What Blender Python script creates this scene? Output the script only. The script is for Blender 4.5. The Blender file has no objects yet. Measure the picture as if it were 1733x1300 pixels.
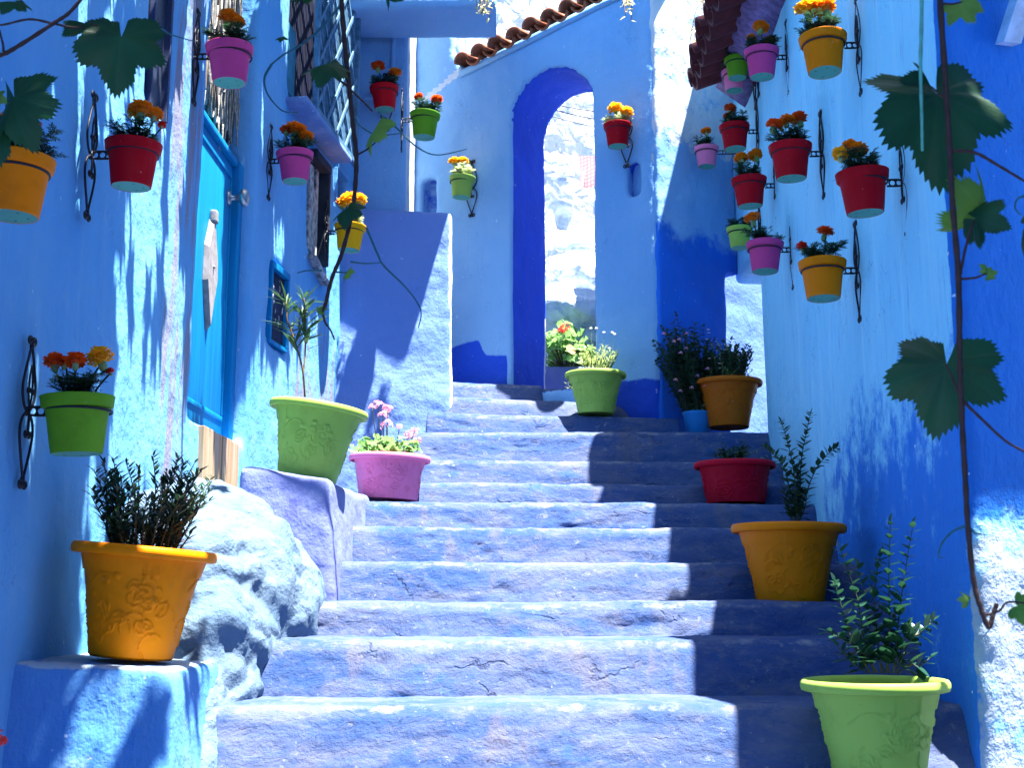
import bpy, bmesh, math, random
import numpy as np
from mathutils import Vector, Matrix, Euler

random.seed(7)
RNG = np.random.default_rng(7)
sc = bpy.context.scene
COL = sc.collection
R = math.radians

# ------------------------------------------------------------------ camera, sky, sun, exposure
F_PX, PITCH = 2050.0, R(10.1)          # focal length in pixels of the 1733 px wide photograph
cam_d = bpy.data.cameras.new('camera')
cam_d.sensor_width = 36.0
cam_d.lens = 36.0 * F_PX / 1733.0
cam_d.clip_start, cam_d.clip_end = 0.05, 2000.0
cam_d.dof.use_dof = True
cam_d.dof.focus_distance = 4.6
cam_d.dof.aperture_fstop = 14.0
cam = bpy.data.objects.new('camera', cam_d)
cam.rotation_euler = (R(90) + PITCH, 0, 0)
COL.objects.link(cam)
sc.camera = cam

SUN = Vector((0.25, -0.12, 1.0)).normalized()      # towards the sun: high, from the right
world = bpy.data.worlds.new('World')
sc.world = world
world.use_nodes = True
wn = world.node_tree
for n in list(wn.nodes):
    wn.nodes.remove(n)
sky = wn.nodes.new('ShaderNodeTexSky')
sky.sky_type = 'NISHITA'
sky.sun_disc = False
sky.sun_elevation = math.asin(SUN.z)
sky.sun_rotation = math.atan2(SUN.x, SUN.y)
sky.ozone_density = 1.4
sky.dust_density = 1.5
bg = wn.nodes.new('ShaderNodeBackground')
bg.inputs['Strength'].default_value = 0.05
wo = wn.nodes.new('ShaderNodeOutputWorld')
wn.links.new(sky.outputs[0], bg.inputs[0])
wn.links.new(bg.outputs[0], wo.inputs[0])

sun_d = bpy.data.lights.new('sun', 'SUN')
sun_d.energy = 5.0
sun_d.angle = R(0.5)
sun_d.color = (1.0, 0.95, 0.88)
sun = bpy.data.objects.new('sun', sun_d)
sun.rotation_euler = (-SUN).to_track_quat('-Z', 'Y').to_euler()
sun.location = (2, -1, 9)
COL.objects.link(sun)

sc.view_settings.view_transform = 'Standard'
sc.view_settings.look = 'None'
sc.view_settings.exposure = 2.75
sc.view_settings.gamma = 1.0
sc.view_settings.use_curve_mapping = False
sc.render.engine = 'CYCLES'
sc.cycles.max_bounces = 10
sc.cycles.diffuse_bounces = 4
sc.cycles.glossy_bounces = 3
sc.cycles.transmission_bounces = 4
sc.cycles.caustics_reflective = False
sc.cycles.caustics_refractive = False
sc.cycles.use_denoising = True
try:
    sc.cycles.denoiser = 'OPENIMAGEDENOISE'
except Exception:
    pass

# ------------------------------------------------------------------ pixel <-> place
CP, SP = math.cos(PITCH), math.sin(PITCH)

def ray(px, py):
    cx, cy = (px - 866.5) / F_PX, (650.0 - py) / F_PX
    return Vector((cx, CP - SP * cy, SP + CP * cy))

def P(px, py, D):
    d = ray(px, py)
    return d * (D / d.y)

def unit2(d):
    l = math.hypot(*d)
    return (d[0] / l, d[1] / l)

class Wall:
    """A vertical wall plane: origin, running direction; outward is to the right-hand side of -Y local."""
    def __init__(self, p0, d):
        self.p0, self.d = Vector((p0[0], p0[1], 0)), Vector((*unit2(d), 0))
        self.n = Vector((self.d.y, -self.d.x, 0))           # outward (local -Y)
        self.ang = math.atan2(self.d.y, self.d.x)
    def hit(self, px, py, off=0.0):
        r = ray(px, py)
        t = (self.p0 + self.n * off).dot(self.n) / r.dot(self.n)
        return r * t
    def at(self, u, z, off=0.0):
        p = self.p0 + self.d * u + self.n * off
        return Vector((p.x, p.y, z))
    def u(self, p):
        return (Vector((p[0], p[1], 0)) - self.p0).dot(self.d)

WA = Wall((-1.27, 3.4), (0.0115, 1))
WB = Wall((-1.243, 5.75), (0.127, 1))
WE = Wall((-1.02, 7.47), (1, 0.06))
WG = Wall((-0.37, 7.9), (1, -0.577))      # the wall with the arch
WC = Wall((0.90, 7.166), (1, 0.70))
WR = Wall((1.30, 3.47), (-0.0375, -1))
WQ = Wall((1.30, 3.47), (1, 0.25))
def XA(D): return -1.27 + 0.0115 * (D - 3.4)
def XB(D): return -1.243 + 0.127 * (D - 5.75)
def XR(D): return 1.30 + 0.0375 * (D - 3.47)

# ------------------------------------------------------------------ noise on arrays
def _hash(ix, iy, iz, s):
    h = (ix * 374761393 + iy * 668265263 + iz * 2147483647 + s * 1274126177) & 0xffffffff
    h = ((h ^ (h >> 13)) * 1274126177) & 0xffffffff
    h = (h ^ (h >> 16)) & 0xffff
    return h / 65535.0

def vnoise(p, seed=0):
    i = np.floor(p).astype(np.int64)
    f = p - i
    f = f * f * (3 - 2 * f)
    out = 0
    for a in (0, 1):
        for b in (0, 1):
            for c in (0, 1):
                w = (f[:, 0] if a else 1 - f[:, 0]) * (f[:, 1] if b else 1 - f[:, 1]) * (f[:, 2] if c else 1 - f[:, 2])
                out = out + w * _hash(i[:, 0] + a, i[:, 1] + b, i[:, 2] + c, seed)
    return out * 2 - 1

def fbm(p, scale, octv=3, seed=0, rough=0.5, stretch=(1, 1, 1)):
    q = p * scale * np.array(stretch)
    amp, tot, out = 1.0, 0.0, 0
    for k in range(octv):
        out = out + amp * vnoise(q + 17.3 * k, seed + k)
        tot += amp
        amp *= rough
        q = q * 2.03
    return out / tot

# ------------------------------------------------------------------ object helpers
def tag(o, label=None, cat=None, group=None, kind=None):
    if label: o['label'] = label
    if cat: o['category'] = cat
    if group: o['group'] = group
    if kind: o['kind'] = kind
    return o

def empty(name, loc=(0, 0, 0), rotz=0.0, parent=None, scale=1.0):
    o = bpy.data.objects.new(name, None)
    o.empty_display_size = 0.05
    o.location = loc
    o.rotation_euler = (0, 0, rotz)
    o.scale = (scale,) * 3
    if parent: o.parent = parent
    COL.objects.link(o)
    return o

def link(name, me, parent=None, loc=(0, 0, 0), rot=(0, 0, 0), scale=None):
    o = bpy.data.objects.new(name, me)
    o.location = loc
    o.rotation_euler = rot
    if scale is not None:
        o.scale = scale if hasattr(scale, '__len__') else (scale,) * 3
    if parent: o.parent = parent
    COL.objects.link(o)
    return o

def mesh(name, V, F, mats, smooth=True, mi=None):
    me = bpy.data.meshes.new(name)
    me.from_pydata([tuple(v) for v in V], [], [tuple(f) for f in F])
    for m in (mats if isinstance(mats, (list, tuple)) else [mats]):
        me.materials.append(m)
    if mi is not None:
        me.polygons.foreach_set('material_index', mi)
    me.polygons.foreach_set('use_smooth', [smooth] * len(me.polygons))
    me.update()
    return me

class MB:
    """Collects vertices and faces of one mesh."""
    def __init__(self):
        self.V, self.F, self.M = [], [], []
    def add(self, V, F, mi=0):
        b = len(self.V)
        self.V += [tuple(v) for v in V]
        self.F += [tuple(i + b for i in f) for f in F]
        self.M += [mi] * len(F)
        return self
    def box(self, lo, hi, mi=0, bev=0.0, mat=None):
        if bev > 0:
            bm = bmesh.new()
            bmesh.ops.create_cube(bm, size=1.0)
            s = [hi[k] - lo[k] for k in range(3)]
            c = [(hi[k] + lo[k]) / 2 for k in range(3)]
            for v in bm.verts:
                v.co = Vector([v.co[k] * s[k] + c[k] for k in range(3)])
            bmesh.ops.bevel(bm, geom=list(bm.edges), offset=min(bev, min(s) * 0.4), segments=2, affect='EDGES', profile=0.6)
            bm.verts.ensure_lookup_table()
            V = [(mat @ v.co) if mat else v.co[:] for v in bm.verts]
            F = [[v.index for v in f.verts] for f in bm.faces]
            bm.verts.index_update()
            F = [[v.index for v in f.verts] for f in bm.faces]
            bm.free()
            return self.add(V, F, mi)
        x0, y0, z0 = lo; x1, y1, z1 = hi
        V = [(x0, y0, z0), (x1, y0, z0), (x1, y1, z0), (x0, y1, z0), (x0, y0, z1), (x1, y0, z1), (x1, y1, z1), (x0, y1, z1)]
        if mat: V = [mat @ Vector(v) for v in V]
        return self.add(V, [(0, 3, 2, 1), (4, 5, 6, 7), (0, 1, 5, 4), (1, 2, 6, 5), (2, 3, 7, 6), (3, 0, 4, 7)], mi)
    def tube(self, pts, rad, n=6, mi=0, closed=False, caps=True):
        pts = [Vector(p) for p in pts]
        m = len(pts)
        rads = rad if hasattr(rad, '__len__') else [rad] * m
        V, F = [], []
        prev = None
        for k in range(m):
            if closed:
                t = (pts[(k + 1) % m] - pts[k - 1])
            else:
                t = pts[min(k + 1, m - 1)] - pts[max(k - 1, 0)]
            if t.length < 1e-9: t = Vector((0, 0, 1))
            t.normalize()
            if prev is None:
                a = Vector((0, 0, 1)) if abs(t.z) < 0.9 else Vector((1, 0, 0))
                u = t.cross(a).normalized()
            else:
                u = prev - t * prev.dot(t)
                u = u.normalized() if u.length > 1e-6 else t.orthogonal().normalized()
            prev = u
            w = t.cross(u)
            for j in range(n):
                an = 2 * math.pi * j / n
                V.append(pts[k] + (u * math.cos(an) + w * math.sin(an)) * rads[k])
        for k in range(m if closed else m - 1):
            for j in range(n):
                a, b = k * n + j, k * n + (j + 1) % n
                c, d = ((k + 1) % m) * n + (j + 1) % n, ((k + 1) % m) * n + j
                F.append((a, b, c, d))
        if caps and not closed:
            F.append(tuple(reversed(range(n))))
            F.append(tuple(range((m - 1) * n, m * n)))
        return self.add(V, F, mi)
    def lathe(self, prof, n=40, mi=0, cx=0, cy=0, z0=0, close_bottom=False):
        V, F = [], []
        m = len(prof)
        for (r, z) in prof:
            for j in range(n):
                a = 2 * math.pi * j / n
                V.append((cx + r * math.cos(a), cy + r * math.sin(a), z0 + z))
        for k in range(m - 1):
            for j in range(n):
                F.append((k * n + j, k * n + (j + 1) % n, (k + 1) * n + (j + 1) % n, (k + 1) * n + j))
        if close_bottom:
            F.append(tuple(reversed(range(n))))
        return self.add(V, F, mi)
    def ball(self, c, r, nu=12, nv=8, mi=0):
        V, F = [], []
        rr = r if hasattr(r, '__len__') else (r, r, r)
        for i in range(nv + 1):
            t = math.pi * i / nv
            for j in range(nu):
                a = 2 * math.pi * j / nu
                V.append((c[0] + rr[0] * math.sin(t) * math.cos(a), c[1] + rr[1] * math.sin(t) * math.sin(a), c[2] - rr[2] * math.cos(t)))
        for i in range(nv):
            for j in range(nu):
                F.append((i * nu + j, i * nu + (j + 1) % nu, (i + 1) * nu + (j + 1) % nu, (i + 1) * nu + j))
        return self.add(V, F, mi)
    def leaf(self, p, d, up, L, W, fold=0.25, droop=0.15, mi=0, n=3):
        """A lance-shaped leaf blade with a folded midrib."""
        p, d = Vector(p), Vector(d).normalized()
        s = d.cross(Vector(up))
        if s.length < 1e-4: s = d.orthogonal()
        s.normalize()
        u = s.cross(d).normalized()
        V, F = [p], []
        for k in range(1, n):
            t = k / n
            w = W * 0.5 * math.sin(math.pi * t ** 0.8)
            c = p + d * (L * t) - u * (droop * L * t * t)
            V += [c - s * w + u * (w * fold), c, c + s * w + u * (w * fold)]
        V.append(p + d * L - u * (droop * L))
        F += [(0, 2, 1), (0, 3, 2)]
        for k in range(n - 2):
            a, b = 1 + 3 * k, 4 + 3 * k
            F += [(a, a + 1, b + 1, b), (a + 1, a + 2, b + 2, b + 1)]
        a, e = 1 + 3 * (n - 2), len(V) - 1
        F += [(a, a + 1, e), (a + 1, a + 2, e)]
        return self.add(V, F, mi)
    def obj(self, name, mats, parent=None, smooth=True, **kw):
        return link(name, mesh(name, self.V, self.F, mats, smooth, self.M), parent, **kw)
    def mesh(self, name, mats, smooth=True):
        return mesh(name, self.V, self.F, mats, smooth, self.M)

def smooth_path(pts, n=8):
    """Catmull-Rom through the points."""
    pts = [Vector(p) for p in pts]
    out = []
    for i in range(len(pts) - 1):
        p0, p1, p2, p3 = pts[max(i - 1, 0)], pts[i], pts[i + 1], pts[min(i + 2, len(pts) - 1)]
        for k in range(n):
            t = k / n
            out.append(0.5 * ((2 * p1) + (p2 - p0) * t + (2 * p0 - 5 * p1 + 4 * p2 - p3) * t * t + (3 * p1 - p0 - 3 * p2 + p3) * t ** 3))
    out.append(pts[-1])
    return out

def prism(mb, plan, z0, z1):
    n = len(plan)
    V = [(x, y, z0) for x, y in plan] + [(x, y, z1) for x, y in plan]
    F = [tuple(reversed(range(n))), tuple(range(n, 2 * n))]
    F += [(k, (k + 1) % n, n + (k + 1) % n, n + k) for k in range(n)]
    return mb.add(V, F)

def extrude_profile(mb, prof, frame, y0, y1):
    """Profile in local x,z extruded along local y; frame is a matrix."""
    n = len(prof)
    V = [frame @ Vector((x, y0, z)) for x, z in prof] + [frame @ Vector((x, y1, z)) for x, z in prof]
    F = [tuple(range(n)), tuple(reversed(range(n, 2 * n)))]
    F += [((k + 1) % n, k, n + k, n + (k + 1) % n) for k in range(n)]
    return mb.add(V, F)

def wframe(w, z=0.0):
    return Matrix.Translation((w.p0.x, w.p0.y, z)) @ Matrix.Rotation(w.ang, 4, 'Z')

def plaster(name, mb, mat, voxel=0.03, smooth=3, disp=(), cuts=None, paint=None, parent=None, shape=None):
    """Solid -> openings cut -> remeshed, softened and roughened like hand-laid plaster."""
    def fixed(m):
        me = bpy.data.meshes.new('tmp')
        me.from_pydata(m.V, [], m.F)
        bm = bmesh.new(); bm.from_mesh(me)
        bmesh.ops.recalc_face_normals(bm, faces=bm.faces)
        bm.to_mesh(me); bm.free()
        return me
    ob = bpy.data.objects.new('tmp', fixed(mb))
    COL.objects.link(ob)
    extra = []
    if cuts:
        for c in cuts:
            co = bpy.data.objects.new('tmpc', fixed(c))
            COL.objects.link(co); extra.append(co)
            bo = ob.modifiers.new('b', 'BOOLEAN'); bo.operation = 'DIFFERENCE'; bo.solver = 'EXACT'; bo.object = co
    rm = ob.modifiers.new('r', 'REMESH'); rm.mode = 'VOXEL'; rm.voxel_size = voxel; rm.adaptivity = 0
    if smooth:
        sm = ob.modifiers.new('s', 'SMOOTH'); sm.factor = 0.5; sm.iterations = smooth
    dg = bpy.context.evaluated_depsgraph_get()
    me = bpy.data.meshes.new_from_object(ob.evaluated_get(dg))
    for o in [ob] + extra:
        m = o.data
        bpy.data.objects.remove(o); bpy.data.meshes.remove(m)
    me.name = name
    n = len(me.vertices)
    co = np.empty(n * 3); me.vertices.foreach_get('co', co); co = co.reshape(-1, 3)
    no = np.empty(n * 3); me.vertices.foreach_get('normal', no); no = no.reshape(-1, 3)
    if shape is not None:
        co = shape(co, no)
    d = np.zeros(n)
    for k, sp in enumerate(disp):
        s, a = sp[0], sp[1]
        st = sp[2] if len(sp) > 2 else (1, 1, 1)
        d += a * fbm(co, s, 3, 11 * k + len(name), 0.55, st)
    if paint is not None:
        pc = np.zeros((n, 4)); pc[:, 3] = 1
        pc[:, :3] = np.clip(np.stack(paint(co, no), 1), 0, 1)
    co = co + no * d[:, None]
    me.vertices.foreach_set('co', co.ravel())
    if paint is not None:
        at = me.attributes.new('paint', 'FLOAT_COLOR', 'POINT')
        at.data.foreach_set('color', pc.ravel())
    me.materials.clear()
    me.materials.append(mat)
    me.polygons.foreach_set('use_smooth', [True] * len(me.polygons))
    me.update()
    return link(name, me, parent)

def sstep(a, b, x):
    t = np.clip((x - a) / (b - a), 0, 1)
    return t * t * (3 - 2 * t)

# ------------------------------------------------------------------ materials
class G:
    def __init__(self, name):
        self.m = bpy.data.materials.new(name)
        self.m.use_nodes = True
        self.t = self.m.node_tree
        self.t.nodes.clear()
        self.out = self.t.nodes.new('ShaderNodeOutputMaterial')
    def n(self, typ, **kw):
        nd = self.t.nodes.new('ShaderNode' + typ)
        for k, v in kw.items():
            if k.startswith('i_'):
                self.set(nd.inputs[k[2:].replace('_', ' ')], v)
            else:
                setattr(nd, k, v)
        return nd
    def set(self, sock, v):
        if isinstance(v, bpy.types.NodeSocket):
            self.t.links.new(v, sock)
        else:
            if hasattr(v, '__len__') and len(v) == 3 and sock.type == 'RGBA':
                v = (*v, 1)
            sock.default_value = v
    def pos(self, scale=(1, 1, 1), obj=False):
        if obj:
            p = self.n('TexCoord').outputs['Object']
        else:
            p = self.n('NewGeometry').outputs['Position']
        mp = self.n('Mapping')
        self.set(mp.inputs['Vector'], p)
        mp.inputs['Scale'].default_value = scale
        return mp.outputs[0]
    def noise(self, v, scale, detail=4, rough=0.55, dist=0.0):
        nd = self.n('TexNoise')
        self.set(nd.inputs['Vector'], v)
        nd.inputs['Scale'].default_value = scale
        nd.inputs['Detail'].default_value = detail
        nd.inputs['Roughness'].default_value = rough
        nd.inputs['Distortion'].default_value = dist
        return nd.outputs['Fac']
    def ramp(self, x, a, b, lo=0.0, hi=1.0):
        nd = self.n('MapRange')
        nd.interpolation_type = 'SMOOTHSTEP'
        self.set(nd.inputs['Value'], x)
        nd.inputs['From Min'].default_value = a
        nd.inputs['From Max'].default_value = b
        nd.inputs['To Min'].default_value = lo
        nd.inputs['To Max'].default_value = hi
        return nd.outputs[0]
    def math(self, op, a, b=0.0):
        nd = self.n('Math', operation=op)
        self.set(nd.inputs[0], a); self.set(nd.inputs[1], b)
        return nd.outputs[0]
    def mix(self, f, a, b, blend='MIX'):
        nd = self.n('Mix', data_type='RGBA', blend_type=blend)
        self.set(nd.inputs['Factor'], f)
        self.set(nd.inputs[6], a); self.set(nd.inputs[7], b)
        return nd.outputs[2]
    def bump(self, h, strength, dist, prev=None):
        nd = self.n('Bump')
        nd.inputs['Strength'].default_value = strength
        nd.inputs['Distance'].default_value = dist
        self.set(nd.inputs['Height'], h)
        if prev is not None: self.set(nd.inputs['Normal'], prev)
        return nd.outputs[0]
    def bsdf(self, col, rough=0.7, normal=None, spec=0.3, metal=0.0, **kw):
        b = self.n('BsdfPrincipled')
        self.set(b.inputs['Base Color'], col)
        self.set(b.inputs['Roughness'], rough)
        b.inputs['Specular IOR Level'].default_value = spec
        b.inputs['Metallic'].default_value = metal
        for k, v in kw.items():
            self.set(b.inputs[k.replace('_', ' ')], v)
        if normal is not None: self.set(b.inputs['Normal'], normal)
        return b.outputs[0]
    def done(self, sh):
        self.t.links.new(sh, self.out.inputs['Surface'])
        return self.m

WHITE = (0.80, 0.84, 0.88)
PW = 1.12

def plaster_mat(name, c1, c2, c3, deep, streak=0.5, worn=0.5, fine=0.5, white=(0.55, 0.60, 0.66), wst=(9, 9, 9), blot=(0.10, 0.16, 0.42), pale=0.3):
    """Limewashed plaster: two washes, vertical drips, chips and scuffs, fine relief.
    Vertex paint: R = deep wash and painted shade, G = whitewash and painted sunlight, B = weathered patches."""
    if PW:
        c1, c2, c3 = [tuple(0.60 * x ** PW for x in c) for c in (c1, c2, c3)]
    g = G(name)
    p = g.pos()
    at = g.n('Attribute', attribute_name='paint')
    sep = g.n('SeparateColor')
    g.set(sep.inputs[0], at.outputs['Color'])
    n1 = g.noise(p, 1.3, 5, 0.6)
    n2 = g.noise(p, 5.5, 6, 0.65)
    n3 = g.noise(p, 26.0, 4, 0.6)
    ns = g.noise(g.pos((11, 11, 0.9)), 1.0, 5, 0.65)
    nf = g.noise(g.pos((38, 38, 3.2)), 1.0, 3, 0.6)
    c = g.mix(g.ramp(n1, 0.35, 0.68), c1, c2)
    c = g.mix(g.math('MULTIPLY', g.ramp(ns, 0.50, 0.72), streak), c, c3)
    c = g.mix(g.math('MULTIPLY', g.ramp(nf, 0.58, 0.75), streak * 0.45), c, blot)
    c = g.mix(g.math('MULTIPLY', g.ramp(n2, 0.56, 0.70), pale), c, c3)
    # weathered darker patches
    wv = g.math('ADD', sep.outputs[2], g.math('MULTIPLY', g.math('SUBTRACT', g.noise(g.pos((6.0, 6.0, 4.4)), 1.0, 9, 0.80), 0.5), 2.2))
    c = g.mix(g.math('MULTIPLY', g.ramp(wv, 0.40, 0.85), 0.9), c, deep)
    # deep wash and painted shade
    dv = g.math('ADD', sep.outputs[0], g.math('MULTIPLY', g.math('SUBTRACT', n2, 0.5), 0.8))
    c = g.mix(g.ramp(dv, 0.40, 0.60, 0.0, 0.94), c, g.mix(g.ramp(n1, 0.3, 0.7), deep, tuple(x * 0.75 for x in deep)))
    # whitewash and painted sunlight
    hv = g.math('ADD', sep.outputs[1], g.math('MULTIPLY', g.math('SUBTRACT', g.noise(g.pos(wst), 1.0, 6, 0.7), 0.5), 1.1))
    c = g.mix(g.ramp(hv, 0.42, 0.58), c, g.mix(g.ramp(n3, 0.35, 0.7), white, tuple(x * y for x, y in zip(white, (0.85, 0.93, 1.0)))))
    # small chips and specks
    ch = g.noise(p, 34.0, 3, 0.5)
    c = g.mix(g.math('MULTIPLY', g.ramp(ch, 0.72, 0.76), worn), c, WHITE)
    ck = g.noise(g.pos((30, 30, 9)), 1.0, 5, 0.6)
    c = g.mix(g.math('MULTIPLY', g.ramp(ck, 0.70, 0.78), worn * 0.9), c, blot)
    vo = g.n('TexVoronoi', feature='DISTANCE_TO_EDGE')
    wp = g.n('VectorMath', operation='ADD')
    g.set(wp.inputs[0], g.pos((2.6, 2.6, 1.1)))
    nz = g.n('TexNoise'); g.set(nz.inputs['Vector'], p); nz.inputs['Scale'].default_value = 5.0; nz.inputs['Detail'].default_value = 6
    vm = g.n('VectorMath', operation='SCALE'); g.set(vm.inputs[0], nz.outputs['Color']); vm.inputs['Scale'].default_value = 0.7
    g.set(wp.inputs[1], vm.outputs[0]); g.set(vo.inputs['Vector'], wp.outputs[0])
    crack = g.math('MULTIPLY', g.ramp(vo.outputs['Distance'], 0.012, 0.002), g.ramp(g.noise(p, 1.9, 3, 0.5), 0.56, 0.62))
    c = g.mix(g.math('MULTIPLY', crack, 0.55 * worn + 0.2), c, tuple(x * 0.5 for x in blot))
    h1 = g.noise(p, 7.0, 4, 0.6)
    h2 = g.noise(g.pos((60, 60, 22)), 1.0, 4, 0.6)
    h3 = g.noise(p, 140.0, 2, 0.5)
    nm = g.bump(h1, 0.5, 0.03)
    nm = g.bump(h2, 0.55 * fine, 0.008, nm)
    nm = g.bump(h3, 0.4 * fine, 0.003, nm)
    return g.done(g.bsdf(c, 0.82, nm, 0.2))

def step_mat():
    g = G('worn_blue_step_paint')
    p = g.pos()
    n1 = g.noise(p, 1.7, 5, 0.6)
    n2 = g.noise(g.pos((2.6, 6, 8)), 1.0, 8, 0.72, 0.5)
    n3 = g.noise(p, 15.0, 7, 0.75)
    c = g.mix(g.ramp(n1, 0.38, 0.62), (0.030, 0.078, 0.245), (0.064, 0.110, 0.265))
    c = g.mix(g.math('MULTIPLY', g.ramp(n2, 0.40, 0.66), 0.75), c, (0.135, 0.160, 0.265))
    c = g.mix(g.math('MULTIPLY', g.ramp(g.noise(g.pos((16, 16, 26)), 1.0, 8, 0.8), 0.50, 0.66), 0.45), c, (0.19, 0.205, 0.27))
    c = g.mix(g.math('MULTIPLY', g.ramp(g.noise(g.pos((13, 13, 22)), 1.0, 8, 0.8), 0.56, 0.66), 0.55), c, (0.022, 0.060, 0.21))
    c = g.mix(g.math('MULTIPLY', g.ramp(g.noise(p, 5.0, 7, 0.7), 0.56, 0.66), 0.6), c, (0.022, 0.095, 0.29))
    # ochre drips and rust where the paint has gone
    tan = g.math('ADD', g.noise(g.pos((9, 6, 1.1)), 1.0, 5, 0.65), g.math('MULTIPLY', g.math('SUBTRACT', g.noise(p, 2.3, 3, 0.5), 0.5), 0.7))
    c = g.mix(g.math('MULTIPLY', g.ramp(tan, 0.60, 0.74), 0.42), c, (0.17, 0.155, 0.18))
    # paint crust broken away: dark edges and dents
    vo = g.n('TexVoronoi', feature='DISTANCE_TO_EDGE')
    wp = g.n('VectorMath', operation='ADD')
    g.set(wp.inputs[0], g.pos((1.3, 1.3, 5.5)))
    nz = g.n('TexNoise'); g.set(nz.inputs['Vector'], p); nz.inputs['Scale'].default_value = 6.0; nz.inputs['Detail'].default_value = 6
    vm = g.n('VectorMath', operation='SCALE'); g.set(vm.inputs[0], nz.outputs['Color']); vm.inputs['Scale'].default_value = 1.1
    g.set(wp.inputs[1], vm.outputs[0])
    g.set(vo.inputs['Vector'], wp.outputs[0]); vo.inputs['Scale'].default_value = 1.0
    crack = g.math('MULTIPLY', g.ramp(vo.outputs['Distance'], 0.030, 0.004), g.ramp(g.noise(p, 4.6, 4, 0.6), 0.57, 0.66))
    c = g.mix(g.math('MULTIPLY', crack, 0.30), c, (0.012, 0.022, 0.09))
    c = g.mix(g.math('MULTIPLY', g.ramp(n3, 0.66, 0.71), 0.75), c, (0.010, 0.024, 0.11))
    c = g.mix(g.math('MULTIPLY', g.ramp(g.noise(p, 60.0, 2, 0.5), 0.75, 0.78), 0.7), c, (0.42, 0.46, 0.52))
    c = g.mix(g.math('MULTIPLY', g.ramp(g.noise(p, 24.0, 6, 0.8), 0.60, 0.66), 0.45), c, (0.30, 0.34, 0.42))
    at = g.n('Attribute', attribute_name='paint')
    sep = g.n('SeparateColor'); g.set(sep.inputs[0], at.outputs['Color'])
    ew = g.math('ADD', sep.outputs[1], g.math('MULTIPLY', g.math('SUBTRACT', g.noise(g.pos((7, 9, 9)), 1.0, 7, 0.75), 0.5), 1.5))
    c = g.mix(g.math('MULTIPLY', g.ramp(ew, 0.45, 0.75), 0.8), c, (0.32, 0.33, 0.36))
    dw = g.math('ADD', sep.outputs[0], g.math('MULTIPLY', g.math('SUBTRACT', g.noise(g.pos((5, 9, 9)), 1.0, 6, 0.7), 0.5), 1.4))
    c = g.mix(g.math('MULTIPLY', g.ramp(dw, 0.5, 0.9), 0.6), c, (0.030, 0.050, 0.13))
    c = g.mix(1.0, c, (0.80, 0.78, 0.76), 'MULTIPLY')
    h = g.math('SUBTRACT', g.noise(g.pos((4, 7, 8)), 1.0, 8, 0.66, 0.3), g.math('MULTIPLY', crack, 0.35))
    nm = g.bump(h, 0.6, 0.030)
    nm = g.bump(g.math('SUBTRACT', g.noise(p, 46.0, 6, 0.7), g.math('MULTIPLY', g.ramp(n3, 0.64, 0.70), 1.2)), 0.65, 0.009, nm)
    return g.done(g.bsdf(c, 0.85, nm, 0.15))

def white_rock_mat(name='whitewashed_rough_stone', k=(1, 1, 1), joints=0.5):
    g = G(name)
    p = g.pos()
    n1 = g.noise(p, 3.0, 6, 0.65)
    c = g.mix(g.ramp(n1, 0.40, 0.62), (0.60, 0.64, 0.66), (0.48, 0.57, 0.64))
    c = g.mix(g.math('MULTIPLY', g.ramp(g.noise(p, 7.0, 7, 0.7), 0.58, 0.70), 0.32), c, (0.20, 0.36, 0.54))
    c = g.mix(g.math('MULTIPLY', g.ramp(g.noise(p, 30.0, 5, 0.75), 0.66, 0.72), 0.35), c, (0.20, 0.28, 0.42))
    c = g.mix(1.0, c, k, 'MULTIPLY')
    vo = g.n('TexVoronoi', feature='DISTANCE_TO_EDGE')
    wp = g.n('VectorMath', operation='ADD')
    g.set(wp.inputs[0], g.pos((3.2, 3.2, 4.8)))
    nz = g.n('TexNoise'); g.set(nz.inputs['Vector'], p); nz.inputs['Scale'].default_value = 4.0; nz.inputs['Detail'].default_value = 5
    vm = g.n('VectorMath', operation='SCALE'); g.set(vm.inputs[0], nz.outputs['Color']); vm.inputs['Scale'].default_value = 1.4
    g.set(wp.inputs[1], vm.outputs[0]); g.set(vo.inputs['Vector'], wp.outputs[0]); vo.inputs['Scale'].default_value = 1.0
    nm = g.bump(g.ramp(vo.outputs['Distance'], 0.0, 0.22), joints, 0.05)
    nm = g.bump(g.noise(p, 6.0, 7, 0.65), 0.6, 0.04, nm)
    nm = g.bump(g.noise(p, 40.0, 6, 0.7), 0.6, 0.010, nm)
    return g.done(g.bsdf(c, 0.9, nm, 0.1))

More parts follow.
